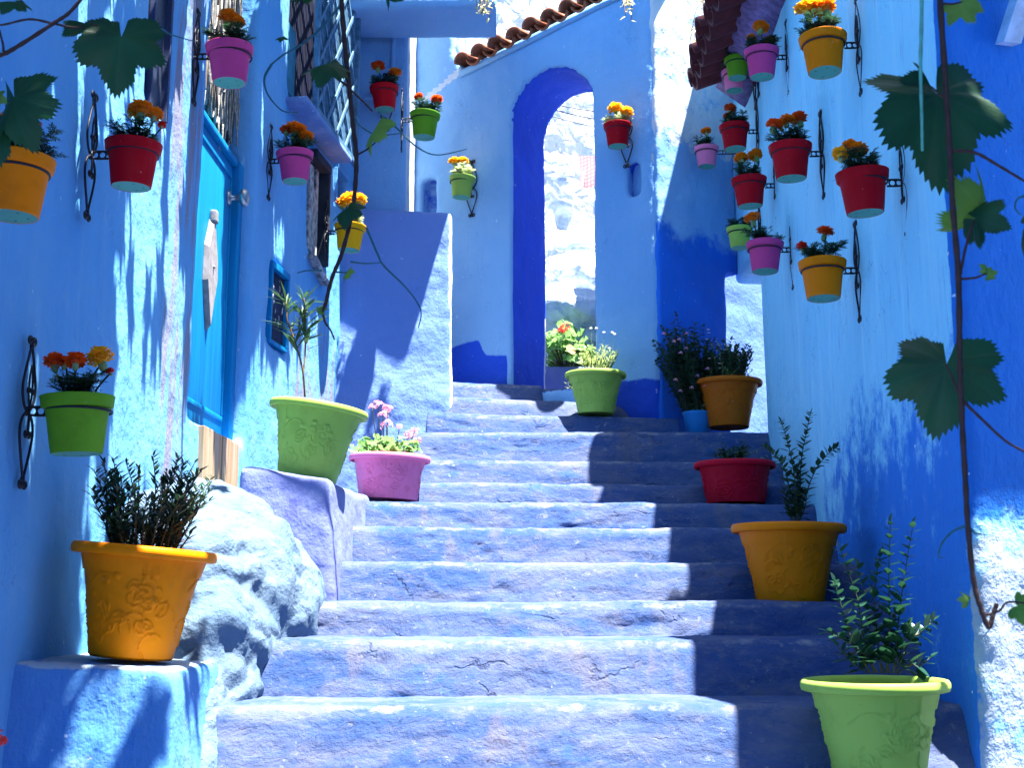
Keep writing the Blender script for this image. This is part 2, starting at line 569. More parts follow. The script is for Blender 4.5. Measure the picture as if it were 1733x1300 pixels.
def plastic(name, col, rough=0.42, dirt=0.42, trans=0.05):
    g = G(name)
    p = g.pos()
    n1 = g.noise(p, 9.0, 5, 0.6)
    c = g.mix(g.math('MULTIPLY', g.ramp(n1, 0.48, 0.75), dirt), col, tuple(x * 0.55 for x in col))
    c = g.mix(g.math('MULTIPLY', g.ramp(g.noise(p, 70.0, 2, 0.5), 0.74, 0.78), dirt), c, tuple(min(1, x * 0.6 + 0.3) for x in col))
    run = g.noise(g.pos((46, 46, 5)), 1.0, 5, 0.65)
    c = g.mix(g.math('MULTIPLY', g.ramp(run, 0.56, 0.74), dirt * 0.9), c, tuple(x * 0.6 + 0.035 for x in col))
    c = g.mix(g.math('MULTIPLY', g.ramp(g.noise(p, 38.0, 6, 0.75), 0.66, 0.72), dirt), c, tuple(x * 0.35 for x in col))
    nm = g.bump(g.noise(p, 120.0, 3, 0.5), 0.12, 0.002)
    b = g.bsdf(c, g.ramp(n1, 0.3, 0.7, rough, rough + 0.15), nm, 0.10)
    tr = g.n('BsdfTranslucent')
    g.set(tr.inputs['Color'], c)
    ms = g.n('MixShader')
    ms.inputs[0].default_value = trans
    g.t.links.new(b, ms.inputs[1]); g.t.links.new(tr.outputs[0], ms.inputs[2])
    return g.done(ms.outputs[0])

def simple(name, col, rough=0.6, var=0.35, scale=12.0, metal=0.0, spec=0.3, bump=0.2, bscale=60.0):
    g = G(name)
    p = g.pos()
    n = g.noise(p, scale, 5, 0.6)
    c = g.mix(g.ramp(n, 0.35, 0.7), col, tuple(x * (1 - var) for x in col))
    nm = g.bump(g.noise(p, bscale, 4, 0.6), bump, 0.004)
    return g.done(g.bsdf(c, rough, nm, spec, metal))

def leaf_mat(name, a, b, trans=0.3, tcol=None, scale=14.0, rough=0.55):
    g = G(name)
    p = g.pos()
    oi = g.n('ObjectInfo')
    n = g.noise(p, scale, 3, 0.5)
    c = g.mix(g.ramp(n, 0.3, 0.7), a, b)
    at = g.n('Attribute', attribute_name='vein')
    c = g.mix(g.math('MULTIPLY', at.outputs['Fac'], 0.18), c, tuple(min(1, x * 1.8 + 0.02) for x in b))
    nm = g.bump(g.noise(p, 90.0, 3, 0.5), 0.25, 0.003)
    bs = g.bsdf(c, rough, nm, 0.25)
    tr = g.n('BsdfTranslucent')
    g.set(tr.inputs['Color'], tcol or tuple(min(1, x * 2.2) for x in b))
    ms = g.n('MixShader')
    ms.inputs[0].default_value = trans
    g.t.links.new(bs, ms.inputs[1]); g.t.links.new(tr.outputs[0], ms.inputs[2])
    return g.done(ms.outputs[0])

M = {}
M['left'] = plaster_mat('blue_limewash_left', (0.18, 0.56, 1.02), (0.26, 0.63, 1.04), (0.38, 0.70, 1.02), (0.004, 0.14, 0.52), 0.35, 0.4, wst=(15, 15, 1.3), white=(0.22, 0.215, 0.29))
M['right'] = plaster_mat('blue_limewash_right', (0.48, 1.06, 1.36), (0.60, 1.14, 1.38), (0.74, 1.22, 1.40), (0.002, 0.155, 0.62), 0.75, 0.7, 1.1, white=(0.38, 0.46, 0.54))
M['arch'] = plaster_mat('blue_limewash_arch', (0.34, 0.68, 1.12), (0.43, 0.76, 1.15), (0.48, 0.82, 1.16), (0.001, 0.055, 0.58), 0.22, 0.35, 0.5, pale=0.15)
M['corner'] = plaster_mat('limewash_corner', (0.34, 0.68, 1.12), (0.43, 0.76, 1.15), (0.48, 0.82, 1.16), (0.004, 0.15, 0.72), 0.22, 0.35, 0.5, pale=0.15)
M['buttress'] = plaster_mat('blue_limewash_buttress', (0.23, 0.41, 0.90), (0.29, 0.46, 0.94), (0.36, 0.51, 0.95), (0.02, 0.10, 0.55), 0.25, 0.4, 0.7)
M['ledge'] = plaster_mat('violet_limewash_ledge', (0.22, 0.26, 0.66), (0.30, 0.36, 0.72), (0.40, 0.48, 0.76), (0.04, 0.04, 0.45), 0.3, 0.5, 0.7)
M['plinth'] = plaster_mat('blue_limewash_plinth', (0.13, 0.41, 0.90), (0.21, 0.50, 0.94), (0.38, 0.62, 0.96), (0.008, 0.14, 0.55), 0.2, 0.5, 0.8, pale=0.6, white=(0.34, 0.42, 0.50))
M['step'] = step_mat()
M['rock'] = white_rock_mat()
M['pale_rock'] = white_rock_mat('pale_blue_limewashed_rock', (0.19, 0.27, 0.37), 0.30)
M['whitewall'] = plaster_mat('white_limewash', (0.82, 0.85, 0.88), (0.74, 0.80, 0.88), (0.88, 0.89, 0.90), (0.25, 0.40, 0.80), 0.3, 0.5, 1.0, blot=(0.45, 0.55, 0.75))
M['ground'] = simple('dusty_ground', (0.22, 0.24, 0.34), 0.9)
M['iron'] = simple('black_wrought_iron', (0.008, 0.010, 0.022), 0.5, 0.4, 30.0, 0.2, 0.4, 0.3, 200)
M['soil'] = simple('dark_potting_soil', (0.025, 0.018, 0.014), 0.95, 0.5, 60.0, bump=0.8, bscale=150)
M['mint'] = plastic('pale_mint_plastic', (0.11, 0.36, 0.27), 0.5, 0.3, 0.0)
M['hole'] = simple('dark_hole', (0.01, 0.03, 0.03), 0.9)
for nm, c in dict(orange=(0.78, 0.20, 0.001), brown=(0.56, 0.12, 0.006), amber=(0.94, 0.245, 0.001), red=(0.46, 0.002, 0.010), pink=(0.62, 0.06, 0.22),
                  rose=(0.86, 0.20, 0.36), green=(0.13, 0.33, 0.015), lime=(0.34, 0.52, 0.085), yellow=(0.92, 0.44, 0.004), crimson=(0.52, 0.003, 0.020)).items():
    M[nm] = plastic(nm + '_plastic', c)
M['tile'] = simple('terracotta_tile', (0.36, 0.12, 0.06), 0.75, 0.4, 16.0)
M['tile_dark'] = simple('dark_red_tile', (0.10, 0.012, 0.016), 0.7, 0.4, 16.0)
M['wood'] = simple('weathered_wood', (0.42, 0.30, 0.20), 0.8)
M['cable'] = simple('grey_cable', (0.12, 0.13, 0.15), 0.7)
M['leaf_vine'] = leaf_mat('vine_leaf_green', (0.004, 0.028, 0.014), (0.008, 0.050, 0.018), 0.22, (0.03, 0.16, 0.04))
M['leaf_vine_pale'] = leaf_mat('young_vine_leaf_green', (0.05, 0.16, 0.03), (0.12, 0.22, 0.04), 0.4, (0.25, 0.4, 0.05))
M['vine_bark'] = simple('brown_vine_bark', (0.045, 0.022, 0.020), 0.8, 0.4, 60, bump=0.5, bscale=140)
M['vine_green'] = simple('green_vine_shoot', (0.10, 0.34, 0.26), 0.6, 0.3, 40)
M['vine_tendril'] = simple('blue_green_tendril', (0.02, 0.11, 0.14), 0.6, 0.3, 40)
M['fol_dark'] = leaf_mat('dark_marigold_green', (0.012, 0.035, 0.022), (0.03, 0.075, 0.03), 0.15)
M['fol_pale'] = leaf_mat('pale_marigold_green', (0.14, 0.26, 0.08), (0.40, 0.48, 0.24), 0.25)
M['fol_olive'] = leaf_mat('olive_shrub_green', (0.008, 0.028, 0.018), (0.022, 0.060, 0.028), 0.08, rough=0.35)
M['fol_oleander'] = leaf_mat('oleander_green', (0.012, 0.045, 0.02), (0.04, 0.09, 0.03), 0.15)
M['fol_geranium'] = leaf_mat('geranium_green', (0.06, 0.20, 0.05), (0.20, 0.36, 0.12), 0.25)
M['fol_herb'] = leaf_mat('fine_herb_green', (0.10, 0.24, 0.05), (0.30, 0.38, 0.12), 0.3)
M['fol_box'] = leaf_mat('round_leaf_green', (0.008, 0.04, 0.03), (0.02, 0.075, 0.035), 0.12, rough=0.35)
M['fol_bush'] = leaf_mat('dusky_bush_green', (0.015, 0.05, 0.03), (0.035, 0.09, 0.04), 0.15)
M['stem'] = simple('plant_stem', (0.07, 0.075, 0.035), 0.7, 0.3, 40)
M['twig'] = simple('dry_twig', (0.16, 0.10, 0.06), 0.8, 0.3, 40)
M['straw'] = leaf_mat('dry_straw', (0.55, 0.42, 0.12), (0.70, 0.58, 0.25), 0.3)
def petal(name, a, b):
    return leaf_mat(name, a, b, 0.25, tuple(min(1, x * 1.2) for x in b), 40.0, 0.6)
M['mg_orange'] = petal('marigold_orange', (0.82, 0.17, 0.005), (0.95, 0.30, 0.01))
M['mg_red'] = petal('marigold_red_orange', (0.62, 0.045, 0.006), (0.85, 0.13, 0.01))
M['mg_yellow'] = petal('marigold_golden', (0.90, 0.36, 0.01), (0.98, 0.52, 0.02))
M['mg_scarlet'] = petal('marigold_scarlet', (0.60, 0.015, 0.012), (0.78, 0.05, 0.02))
M['pt_pink'] = petal('geranium_pink', (0.86, 0.30, 0.45), (0.95, 0.50, 0.60))
M['pt_red'] = petal('geranium_red', (0.75, 0.03, 0.03), (0.85, 0.08, 0.06))
M['pt_white'] = petal('white_petal', (0.80, 0.76, 0.70), (0.90, 0.86, 0.80))
M['pt_magenta'] = petal('magenta_petal', (0.60, 0.05, 0.25), (0.75, 0.12, 0.35))

# ================================================================== LARGE STRUCTURE
def sheet(name, x0, x1, y0, y1, z, mat):
    me = mesh(name, [(x0, y0, z), (x1, y0, z), (x1, y1, z), (x0, y1, z)], [(0, 1, 2, 3)], mat)
    return link(name, me)
tag(sheet('ground', -300, 300, -300, 300, -1.25, M['ground']), 'dusty ground far below the stair', kind='structure')

# ---- the stair: every step is a block of its own
stair = empty('staircase', (0, 3.0, -0.6))
tag(stair, 'worn blue painted stone steps climbing between the house walls', 'staircase', kind='structure')
STEPS = [  # front D, top z, left X, right X, tilt (left end higher)
    (2.30, -0.98, -1.45, 1.60, 0), (2.76, -0.74, -1.40, 1.55, 0), (3.18, -0.53, -1.30, 1.50, 0), (3.60, -0.300, -1.05, 1.50, 0),
    (4.00, -0.128, -1.00, 1.45, 0.0), (4.38, -0.012, -0.95, 1.45, 0.0), (4.76, 0.147, -0.90, 1.46, 0.004), (5.14, 0.302, -0.85, 1.48, 0.004),
    (5.52, 0.432, -1.00, 1.50, 0.01), (5.90, 0.562, -0.60, 1.52, 0.004), (6.28, 0.712, -0.60, 1.54, 0.01), (6.66, 0.915, -0.60, 2.60, 0.0),
    (7.02, 1.060, -0.50, 0.98, 0.02), (7.34, 1.205, -0.50, 0.90, 0.03), (7.62, 1.345, -0.60, 0.20, 0.03)]
for k, (D, z, xl, xr, tl) in enumerate(STEPS):
    nxt = STEPS[k + 1][0] if k + 1 < len(STEPS) else D + 0.5
    dep = (2.6 if k == 11 else nxt - D + 0.10)
    mb = MB()
    zb = z - 0.42
    prof = [(D - 0.215, zb), (D - 0.032, z - 0.026), (D + 0.000, z), (D + dep, z + 0.006), (D + dep, zb)]
    n = len(prof)
    V = [(xl, y, zz) for y, zz in prof] + [(xr, y, zz) for y, zz in prof]
    F = [tuple(range(n)), tuple(reversed(range(n, 2 * n)))] + [((j + 1) % n, j, n + j, n + (j + 1) % n) for j in range(n)]
    mb.add(V, F)
    def sh(co, no, tl=tl, k=k):
        c = co.copy()
        c[:, 2] += tl * np.clip((0.3 - c[:, 0]) / 0.8, -1, 1)
        c[:, 2] += 0.012 * fbm(co, 1.1, 2, 40 + k, stretch=(1, 0.2, 0.2))
        c[:, 1] += 0.028 * fbm(co, 1.6, 2, 60 + k, stretch=(1, 0.2, 0.3))
        front = np.clip(-no[:, 1], 0, 1)
        pits = fbm(co, 7.0, 4, 80 + k, 0.6, (0.55, 1, 1.7))
        c[:, 1] += front * (0.016 * np.clip(pits - 0.2, 0, 1) * 2.2 + 0.010 * np.abs(fbm(co, 5.0, 4, 90 + k, 0.6, (0.5, 1, 2.2))))
        return c
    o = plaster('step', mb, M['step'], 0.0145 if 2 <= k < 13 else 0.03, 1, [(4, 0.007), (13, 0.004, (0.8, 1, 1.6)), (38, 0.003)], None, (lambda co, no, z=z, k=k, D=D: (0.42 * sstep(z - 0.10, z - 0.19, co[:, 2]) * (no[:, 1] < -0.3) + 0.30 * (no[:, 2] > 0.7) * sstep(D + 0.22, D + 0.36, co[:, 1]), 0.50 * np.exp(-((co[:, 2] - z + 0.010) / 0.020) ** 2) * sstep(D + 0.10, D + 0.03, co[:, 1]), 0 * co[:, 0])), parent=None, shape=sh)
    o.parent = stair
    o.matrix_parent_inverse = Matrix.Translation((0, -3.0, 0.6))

mb = MB(); mb.box((-1.6, 7.70, 0.6), (0.95, 12.5, 1.355))
tag(plaster('landing', mb, M['step'], 0.06, 2, [(3, 0.012)]), 'blue painted landing behind the arched passage', kind='structure')

# ---- left house wall
def wall_cut(w, u0, u1, z0, z1, depth, front=0.2):
    m = MB(); f = wframe(w)
    V = [f @ Vector(p) for p in [(u0, -front, z0), (u1, -front, z0), (u1, depth, z0), (u0, depth, z0), (u0, -front, z1), (u1, -front, z1), (u1, depth, z1), (u0, depth, z1)]]
    return m.add(V, [(0, 3, 2, 1), (4, 5, 6, 7), (0, 1, 5, 4), (1, 2, 6, 5), (2, 3, 7, 6), (3, 0, 4, 7)])
def uA(D): return (D - 3.4) * math.hypot(1, 0.0115)
def uB(D): return (D - 5.75) * math.hypot(1, 0.127)

mb = MB()
prism(mb, [(XA(0.5), 0.5), (XA(5.75), 5.75), (XB(7.62), 7.62), (XB(7.62) - 0.5, 7.7), (XA(5.75) - 0.45, 5.75), (XA(0.5) - 0.42, 0.5)][::-1], -1.3, 4.7)
DOOR_D = (4.68, 5.58)
cuts = [wall_cut(WA, uA(DOOR_D[0]), uA(DOOR_D[1]), 0.70, 3.6, 0.20),
        wall_cut(WB, uB(6.12), uB(7.08), 2.70, 4.3, 0.22),
        wall_cut(WB, uB(6.60), uB(6.92), 1.95, 2.53, 0.12),
        wall_cut(WB, uB(7.07), uB(7.33), 2.40, 2.63, 0.16),
        wall_cut(WA, uA(4.02), uA(4.22), 1.72, 2.22, 0.06),
        wall_cut(WB, uB(5.93), uB(6.21), 1.27, 1.69, 0.07)]
def paint_left(co, no):
    D, z = co[:, 1], co[:, 2]
    white = 0.36 * sstep(3.70, 4.0, D) * (1 - sstep(4.62, 4.70, D)) + 0.16 * sstep(4.15, 4.4, D) * (1 - sstep(4.66, 4.72, D))  # white plaster strip by the door, with sunlit streaks painted in
    white = white + 0.45 * sstep(6.1, 6.5, D) * (1 - sstep(1.5, 2.0, z)) + 0.2 * sstep(5.65, 6.0, D) * sstep(1.4, 0.8, z)  # lower wall in sun, its brightness put into the colour
    deep = 0.30 * sstep(3.30, 3.42, D) * (1 - sstep(3.72, 3.82, D))  # dark vertical band standing for shadow, put into the colour
    patch = 0.25 * sstep(0.3, -0.6, z)
    return deep, white, patch
def shape_left(co, no):
    c = co.copy()
    b = 0.035 * fbm(co, 0.9, 2, 5, stretch=(1, 1, 0.5)) + 0.012 * np.exp(-((co[:, 1] - 4.45) / 0.25) ** 2) + 0.012 * fbm(co, 4.5, 2, 9, stretch=(1, 1, 0.22))
    c[:, 0] += b * (np.abs(no[:, 0]) > 0.3) * np.sign(no[:, 0])
    return c
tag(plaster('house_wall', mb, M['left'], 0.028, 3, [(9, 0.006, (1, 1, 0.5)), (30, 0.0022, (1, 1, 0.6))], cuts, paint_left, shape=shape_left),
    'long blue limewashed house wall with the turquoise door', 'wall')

mb = MB(); prism(mb, [(-1.06, 7.47), (-0.68, 7.49), (-0.68, 8.25), (-1.06, 8.25)], 0.4, 4.7)
def paint_end(co, no):
    return 0 * co[:, 0], 1.0 * (no[:, 0] > 0.45) * sstep(-0.80, -0.70, co[:, 0]), 0 * co[:, 0]  # face turned to the sun whitened, sunlight put into the colour
tag(plaster('house_wall', mb, M['arch'], 0.022, 3, [(6, 0.006), (25, 0.002)], None, paint_end), 'narrow blue house end with a painted sunlit edge, left of the arch', 'wall')
# shallow frame relief on the house end, high up
fr = MB(); f = wframe(WE)
for lo, hi in (((0.05, -0.022, 3.22), (0.24, 0.05, 3.245)), ((0.225, -0.022, 3.24), (0.25, 0.05, 4.2))):
    V = MB().box(lo, hi, 0, 0.006)
    fr.add([f @ Vector(v) for v in V.V], V.F)
tag(fr.obj('wall_moulding', M['arch']), 'thin blue raised moulding high on the narrow house end', 'moulding')

mb = MB(); mb.box((-1.5, 6.98, 3.62), (-0.10, 7.42, 5.0))
tag(plaster('overhanging_storey', mb, M['arch'], 0.025, 3, [(5, 0.008), (25, 0.002)], None, lambda c, n: (0 * c[:, 0],) * 3), 'blue overhanging upper storey box at the top of the passage', 'building')

# ---- buttress
mb = MB()
plan0 = [(-1.12, 7.10), (-0.35, 7.22), (-0.37, 7.60), (-1.12, 7.60)]
plan1 = [(-1.12, 7.28), (-0.385, 7.40), (-0.40, 7.60), (-1.12, 7.60)]
V = [(x, y, 0.5) for x, y in plan0] + [(x, y, 2.43) for x, y in plan1]
mb.add(V, [(3, 2, 1, 0), (4, 5, 6, 7)] + [(k, (k + 1) % 4, 4 + (k + 1) % 4, 4 + k) for k in range(4)])
tag(plaster('buttress', mb, M['buttress'], 0.022, 7, [(5, 0.012), (22, 0.004), (50, 0.0015)], None,
            lambda c, n: (0 * c[:, 0], 0.75 * (n[:, 0] > 0.55), 0 * c[:, 0])), 'blue plastered buttress with rounded shoulders behind the pink planter', 'buttress')  # lit right side of the buttress painted white

# ---- wall with the arch
f = wframe(WG)
mb = MB()
extrude_profile(mb, [(-0.5, 0.5), (1.46, 0.5), (1.46, 3.92), (0.05, 3.60), (-0.05, 3.78), (-0.13, 4.5), (-0.5, 4.5)], f, 0, 0.48)
ac = MB()
u0, u1 = 0.427, 1.029
arc = [(u1, 1.30), (u1, 3.16)] + [((u0 + u1) / 2 + (u1 - u0) / 2 * math.cos(t), 3.16 + 0.31 * math.sin(t)) for t in np.linspace(0.12, math.pi - 0.12, 22)] + [(u0, 3.16), (u0, 1.30)]
extrude_profile(ac, arc, f, -0.3, 0.9)
n1 = wall_cut(WG, -0.305, -0.190, 2.62, 2.88, 0.13)
n2 = wall_cut(WG, 1.265, 1.345, 2.49, 2.72, 0.13)
finv = f.inverted()
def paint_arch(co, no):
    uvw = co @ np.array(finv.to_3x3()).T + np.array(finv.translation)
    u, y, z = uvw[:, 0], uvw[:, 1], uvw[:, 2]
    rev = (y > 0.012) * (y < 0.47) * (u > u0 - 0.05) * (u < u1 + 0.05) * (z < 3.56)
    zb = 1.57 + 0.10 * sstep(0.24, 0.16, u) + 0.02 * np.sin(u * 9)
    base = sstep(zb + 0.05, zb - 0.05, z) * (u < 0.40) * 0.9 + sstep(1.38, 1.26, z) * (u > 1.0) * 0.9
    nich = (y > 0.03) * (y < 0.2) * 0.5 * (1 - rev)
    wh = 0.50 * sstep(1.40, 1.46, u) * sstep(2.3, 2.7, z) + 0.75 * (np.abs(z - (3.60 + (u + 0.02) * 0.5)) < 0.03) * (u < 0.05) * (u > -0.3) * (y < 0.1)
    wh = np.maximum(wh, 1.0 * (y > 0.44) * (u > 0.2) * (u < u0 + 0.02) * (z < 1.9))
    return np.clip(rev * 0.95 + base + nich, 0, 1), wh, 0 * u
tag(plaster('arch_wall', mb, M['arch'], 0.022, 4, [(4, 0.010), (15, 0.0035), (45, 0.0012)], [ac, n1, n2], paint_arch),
    'blue passage wall pierced by a tall arched opening', 'wall')

mb = MB(); f = wframe(WC)
for lo, hi in (((-0.004, 0, 0.5), (0.58, 0.42, 2.2)), ((-0.004, 0, 2.06), (0.70, 0.42, 4.8))):
    V = MB().box(lo, hi)
    mb.add([f @ Vector(v) for v in V.V], V.F)
def paint_c(co, no):
    return 0.72 * sstep(2.7, 2.0, co[:, 2]), 0.62 * sstep(2.5, 3.0, co[:, 2]), 0 * co[:, 2]  # shade below and sunlight above, both put into the wall colour
tag(plaster('corner_wall', mb, M['corner'], 0.025, 4, [(4, 0.012), (15, 0.007), (40, 0.003)], None, paint_c),
    'rough corner wall right of the arch, with painted sunlight above and painted shade below', 'wall')

# ---- right house wall with its return
mb = MB(); f = wframe(WR)
extrude_profile(mb, [(-0.10, -1.3), (-0.10, 2.34), (-0.7, 2.42), (-1.0, 2.85), (-1.5, 3.2), (-1.90, 3.45), (-1.95, 4.4), (-4.25, 4.4), (-4.25, 2.03), (-3.25, 2.03), (-3.25, -1.3)][::-1], f, 0, 0.38)
prism(mb, [(1.30, 3.47), (3.4, 3.995), (3.4, 4.45), (1.31, 4.05)], -1.3, 2.34)
cuts = None
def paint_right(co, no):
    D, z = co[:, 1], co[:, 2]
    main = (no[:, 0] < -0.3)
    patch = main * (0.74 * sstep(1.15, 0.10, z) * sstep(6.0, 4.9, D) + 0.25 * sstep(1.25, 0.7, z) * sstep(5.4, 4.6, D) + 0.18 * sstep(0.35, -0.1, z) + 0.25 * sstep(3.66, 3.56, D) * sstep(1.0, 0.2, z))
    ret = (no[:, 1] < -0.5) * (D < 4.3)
    deep = 0.80 * ret * sstep(0.1, 0.35, z)  # shade on the upper return, painted as a deeper blue
    wh = 0.62 * ret * sstep(0.35, 0.05, z)  # sunlit foot of the return, painted pale
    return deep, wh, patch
def shape_right(co, no):
    c = co.copy()
    b = 0.02 * fbm(co, 1.0, 2, 15, stretch=(1, 1, 0.4))
    c[:, 0] -= b * (no[:, 0] < -0.3)
    ret = (no[:, 1] < -0.5) * (co[:, 1] < 4.3) * sstep(0.4, 0.1, co[:, 2])
    c[:, 1] -= ret * (0.012 * fbm(co, 14, 4, 33, 0.6) + 0.008 * fbm(co, 45, 2, 34))
    return c
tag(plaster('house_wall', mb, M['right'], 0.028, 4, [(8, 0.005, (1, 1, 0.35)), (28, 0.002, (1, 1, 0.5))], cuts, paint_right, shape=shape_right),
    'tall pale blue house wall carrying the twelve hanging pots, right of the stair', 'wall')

# ---- eave over the return, with its painted bracket
mb = MB(); f = wframe(WQ)
V = MB().box((-0.02, -0.37, 2.36), (2.3, 0.5, 2.47), 0, 0.01)
mb.add([f @ Vector(v) for v in V.V], V.F)
tag(mb.obj('roof_eave', M['right']), 'blue painted eave board above the right wall return', 'eave')
mb = MB()
a, b = WQ.hit(1706, 74, 0.035), WQ.hit(1752, -70, 0.10)
d = (b - a).normalized(); s = Vector((1, 0.25, 0)).normalized() * 0.030; t = d.cross(s).normalized() * 0.022
V = [p + sx * s + sy * t for p in (a, b) for sx, sy in ((-1, -1), (1, -1), (1, 1), (-1, 1))]
mb.add(V, [(0, 1, 2, 3), (7, 6, 5, 4), (0, 4, 5, 1), (1, 5, 6, 2), (2, 6, 7, 3), (3, 7, 4, 0)])
tag(mb.obj('eave_strut', simple('pale_blue_paint', (0.42, 0.60, 0.82), 0.6), smooth=False), 'pale blue wooden strut on the right wall, at the upper right edge', 'strut')

# ---- walls behind the camera keep the alley as dark as it is
for xa, xb, lab in ((-1.75, -1.30, 'blue house wall left of the photographer'), (1.75, 2.2, 'blue house wall right of the photographer')):
    mb = MB(); mb.box((xa, -5, -1.3), (xb, 0.5 if xa < 0 else 3.0, 4.5 if xa < 0 else 2.3))
    me = mb.mesh('house_wall', M['left'], False)
    tag(link('house_wall', me), lab, 'wall')

# ---- storeys added out of the frame to cut sky light in the alley
for (lo, hi, lab) in (((-2.2, -5, 4.72), (-1.29, 7.4, 8.0), 'unseen upper storey added over the left house'),
                      ((2.45, 4.5, -1.2), (3.1, 7.6, 6.4), 'unseen set back storey added behind the right house wall'),
                      ((2.45, -5, -1.2), (3.1, 1.9, 6.4), 'unseen set back storey added right of the photographer'),
                      ((-2.2, -6.0, -1.3), (3.1, -5.05, 7.0), 'unseen house added to close the alley behind the photographer')):
    mb = MB(); mb.box(lo, hi)
    tag(link('unseen_storey', mb.mesh('unseen_storey', M['left'], False)), lab, 'building')

# ---- whitewashed masonry behind
mb = MB()
prism(mb, [(-3.4, 9.7), (4.6, 14.3), (4.4, 14.8), (-3.6, 10.2)], -1.0, 9.0)
tag(plaster('white_wall', mb, M['rock'], 0.055, 2, [(1.6, 0.05), (5.0, 0.055, (1, 1, 1.3)), (12, 0.03)], None, None),
    'tall rough whitewashed stone wall rising behind the arch', 'wall')
mb = MB()
prism(mb, [(0.95, 8.3), (3.2, 9.8), (3.1, 10.1), (0.85, 8.6)], 0.5, 4.0)
tag(plaster('house_wall', mb, M['buttress'], 0.04, 3, [(4, 0.015), (14, 0.006)], None, lambda c, n: (0 * c[:, 0], 0 * c[:, 0], 0 * c[:, 0])),
    'sunlit pale blue wall seen through the side opening behind the brown planter', 'wall')

def rock(name, label, blobs, mat, voxel, amp, cat='rock', smooth=3, sc1=3.5, paint=None):
    mb = MB()
    for c, r in blobs:
        if len(r) == 3 and not isinstance(r[0], tuple):
            mb.ball(c, r, 20, 14)
        else:
            mb.box(r[0], r[1])
    o = plaster(name, mb, mat, voxel, smooth, [(sc1, amp), (sc1 * 3, amp * 0.42), (sc1 * 8, amp * 0.17)], None, paint)
    return tag(o, label, cat)

# behind the arch: white boulders, block and low wall
for px, py, D, r, lab in ((985, 470, 9.3, (0.42, 0.34, 0.24), 'whitewashed boulder behind the arch, in the middle of the heap'),
                          (975, 520, 8.95, (0.46, 0.32, 0.20), 'low white boulder behind the arch, just above the geranium'),
                          (1000, 425, 9.7, (0.34, 0.30, 0.20), 'topmost white boulder of the heap behind the arch')):
    p = P(px, py, D)
    rock('boulder', lab, [((p.x, p.y, p.z - 0.05), r), ((p.x + 0.15, p.y + 0.1, p.z - 0.3), (r[0] * 1.1, r[1], r[2] * 1.3))], M['rock'], 0.025, 0.05, 'boulder', 1)
p = P(945, 470, 10.0)
mb = MB(); mb.box((p.x - 0.6, p.y, 1.2), (p.x + 0.14, p.y + 0.5, p.z + 1.0))
cut = MB(); cut.box((p.x - 0.02, p.y - 0.2, p.z + 0.42), (p.x + 0.30, p.y + 0.12, p.z + 0.62))
tag(plaster('white_block', mb, M['rock'], 0.03, 2, [(3, 0.02), (9, 0.012)], [cut]), 'square whitewashed pier behind the arch', 'pier')

# ---- masonry along the left of the stair
def paint_plinth(c, n):
    return 0 * c[:, 0], 0.62 * sstep(0.5, 0.8, n[:, 2]) + 0 * c[:, 0], 0 * c[:, 0]
mb = MB()
mb.add([(-1.45, 3.04, -1.2), (-0.80, 3.07, -1.2), (-0.80, 3.9, -1.2), (-1.45, 3.9, -1.2),
        (-1.45, 3.18, -0.150), (-0.885, 3.20, -0.178), (-0.87, 3.9, -0.178), (-1.45, 3.9, -0.150)],
       [(3, 2, 1, 0), (4, 5, 6, 7), (0, 1, 5, 4), (1, 2, 6, 5), (2, 3, 7, 6), (3, 0, 4, 7)])
tag(plaster('plinth', mb, M['plinth'], 0.016, 8, [(4, 0.008), (16, 0.004), (45, 0.0015)], None, paint_plinth),
    'rounded pale blue masonry block under the left orange planter', 'plinth')
rock('rock_ledge', 'big whitewashed rock bulging beside the left side of the stair',
     [((-1.10, 4.30, 0.02), (0.36, 0.60, 0.36)), ((-0.94, 4.45, -0.06), (0.26, 0.42, 0.27)), ((-0.84, 4.50, -0.02), (0.15, 0.25, 0.20)), ((-1.16, 4.62, 0.10), (0.30, 0.5, 0.34)), ((-1.16, 5.1, 0.10), (0.16, 0.6, 0.33)),
      ((-1.02, 4.00, -0.12), (0.25, 0.35, 0.24)), ((-0.97, 3.92, -0.28), (0.19, 0.32, 0.20)), ((-1.0, 4.2, -0.45), (0.30, 0.55, 0.40)), ((-0.90, 3.72, -0.50), (0.13, 0.30, 0.30)),
      ((-1.0, 4.3, -0.5), ((-1.3, 3.8, -0.9), (-0.95, 4.8, 0.1)))],
     M['pale_rock'], 0.016, 0.062, 'rock', 3, 3.2)
mb = MB()
mb.add([(-1.06, 4.54, -0.3), (-0.64, 4.56, -0.3), (-0.60, 5.62, -0.3), (-1.20, 5.62, -0.3),
        (-1.03, 4.60, 0.500), (-0.70, 4.62, 0.452), (-0.66, 5.62, 0.47), (-1.15, 5.62, 0.50)],
       [(3, 2, 1, 0), (4, 5, 6, 7), (0, 1, 5, 4), (1, 2, 6, 5), (2, 3, 7, 6), (3, 0, 4, 7)])
tag(plaster('wall_ledge', mb, M['ledge'], 0.018, 7, [(3, 0.014), (12, 0.006), (40, 0.002)], None,
            lambda c, n: (0.55 * np.exp(-(((c[:, 0] + 0.84) / 0.07) ** 2 + ((c[:, 2] - 0.34) / 0.09) ** 2)) + 0.6 * np.exp(-(((c[:, 0] + 1.07) / 0.06) ** 2 + ((c[:, 2] - 0.36) / 0.12) ** 2)), 0.3 * (n[:, 2] > 0.7), 0 * c[:, 0])),
    'violet blue masonry ledge under the leaning lime planter', 'ledge')

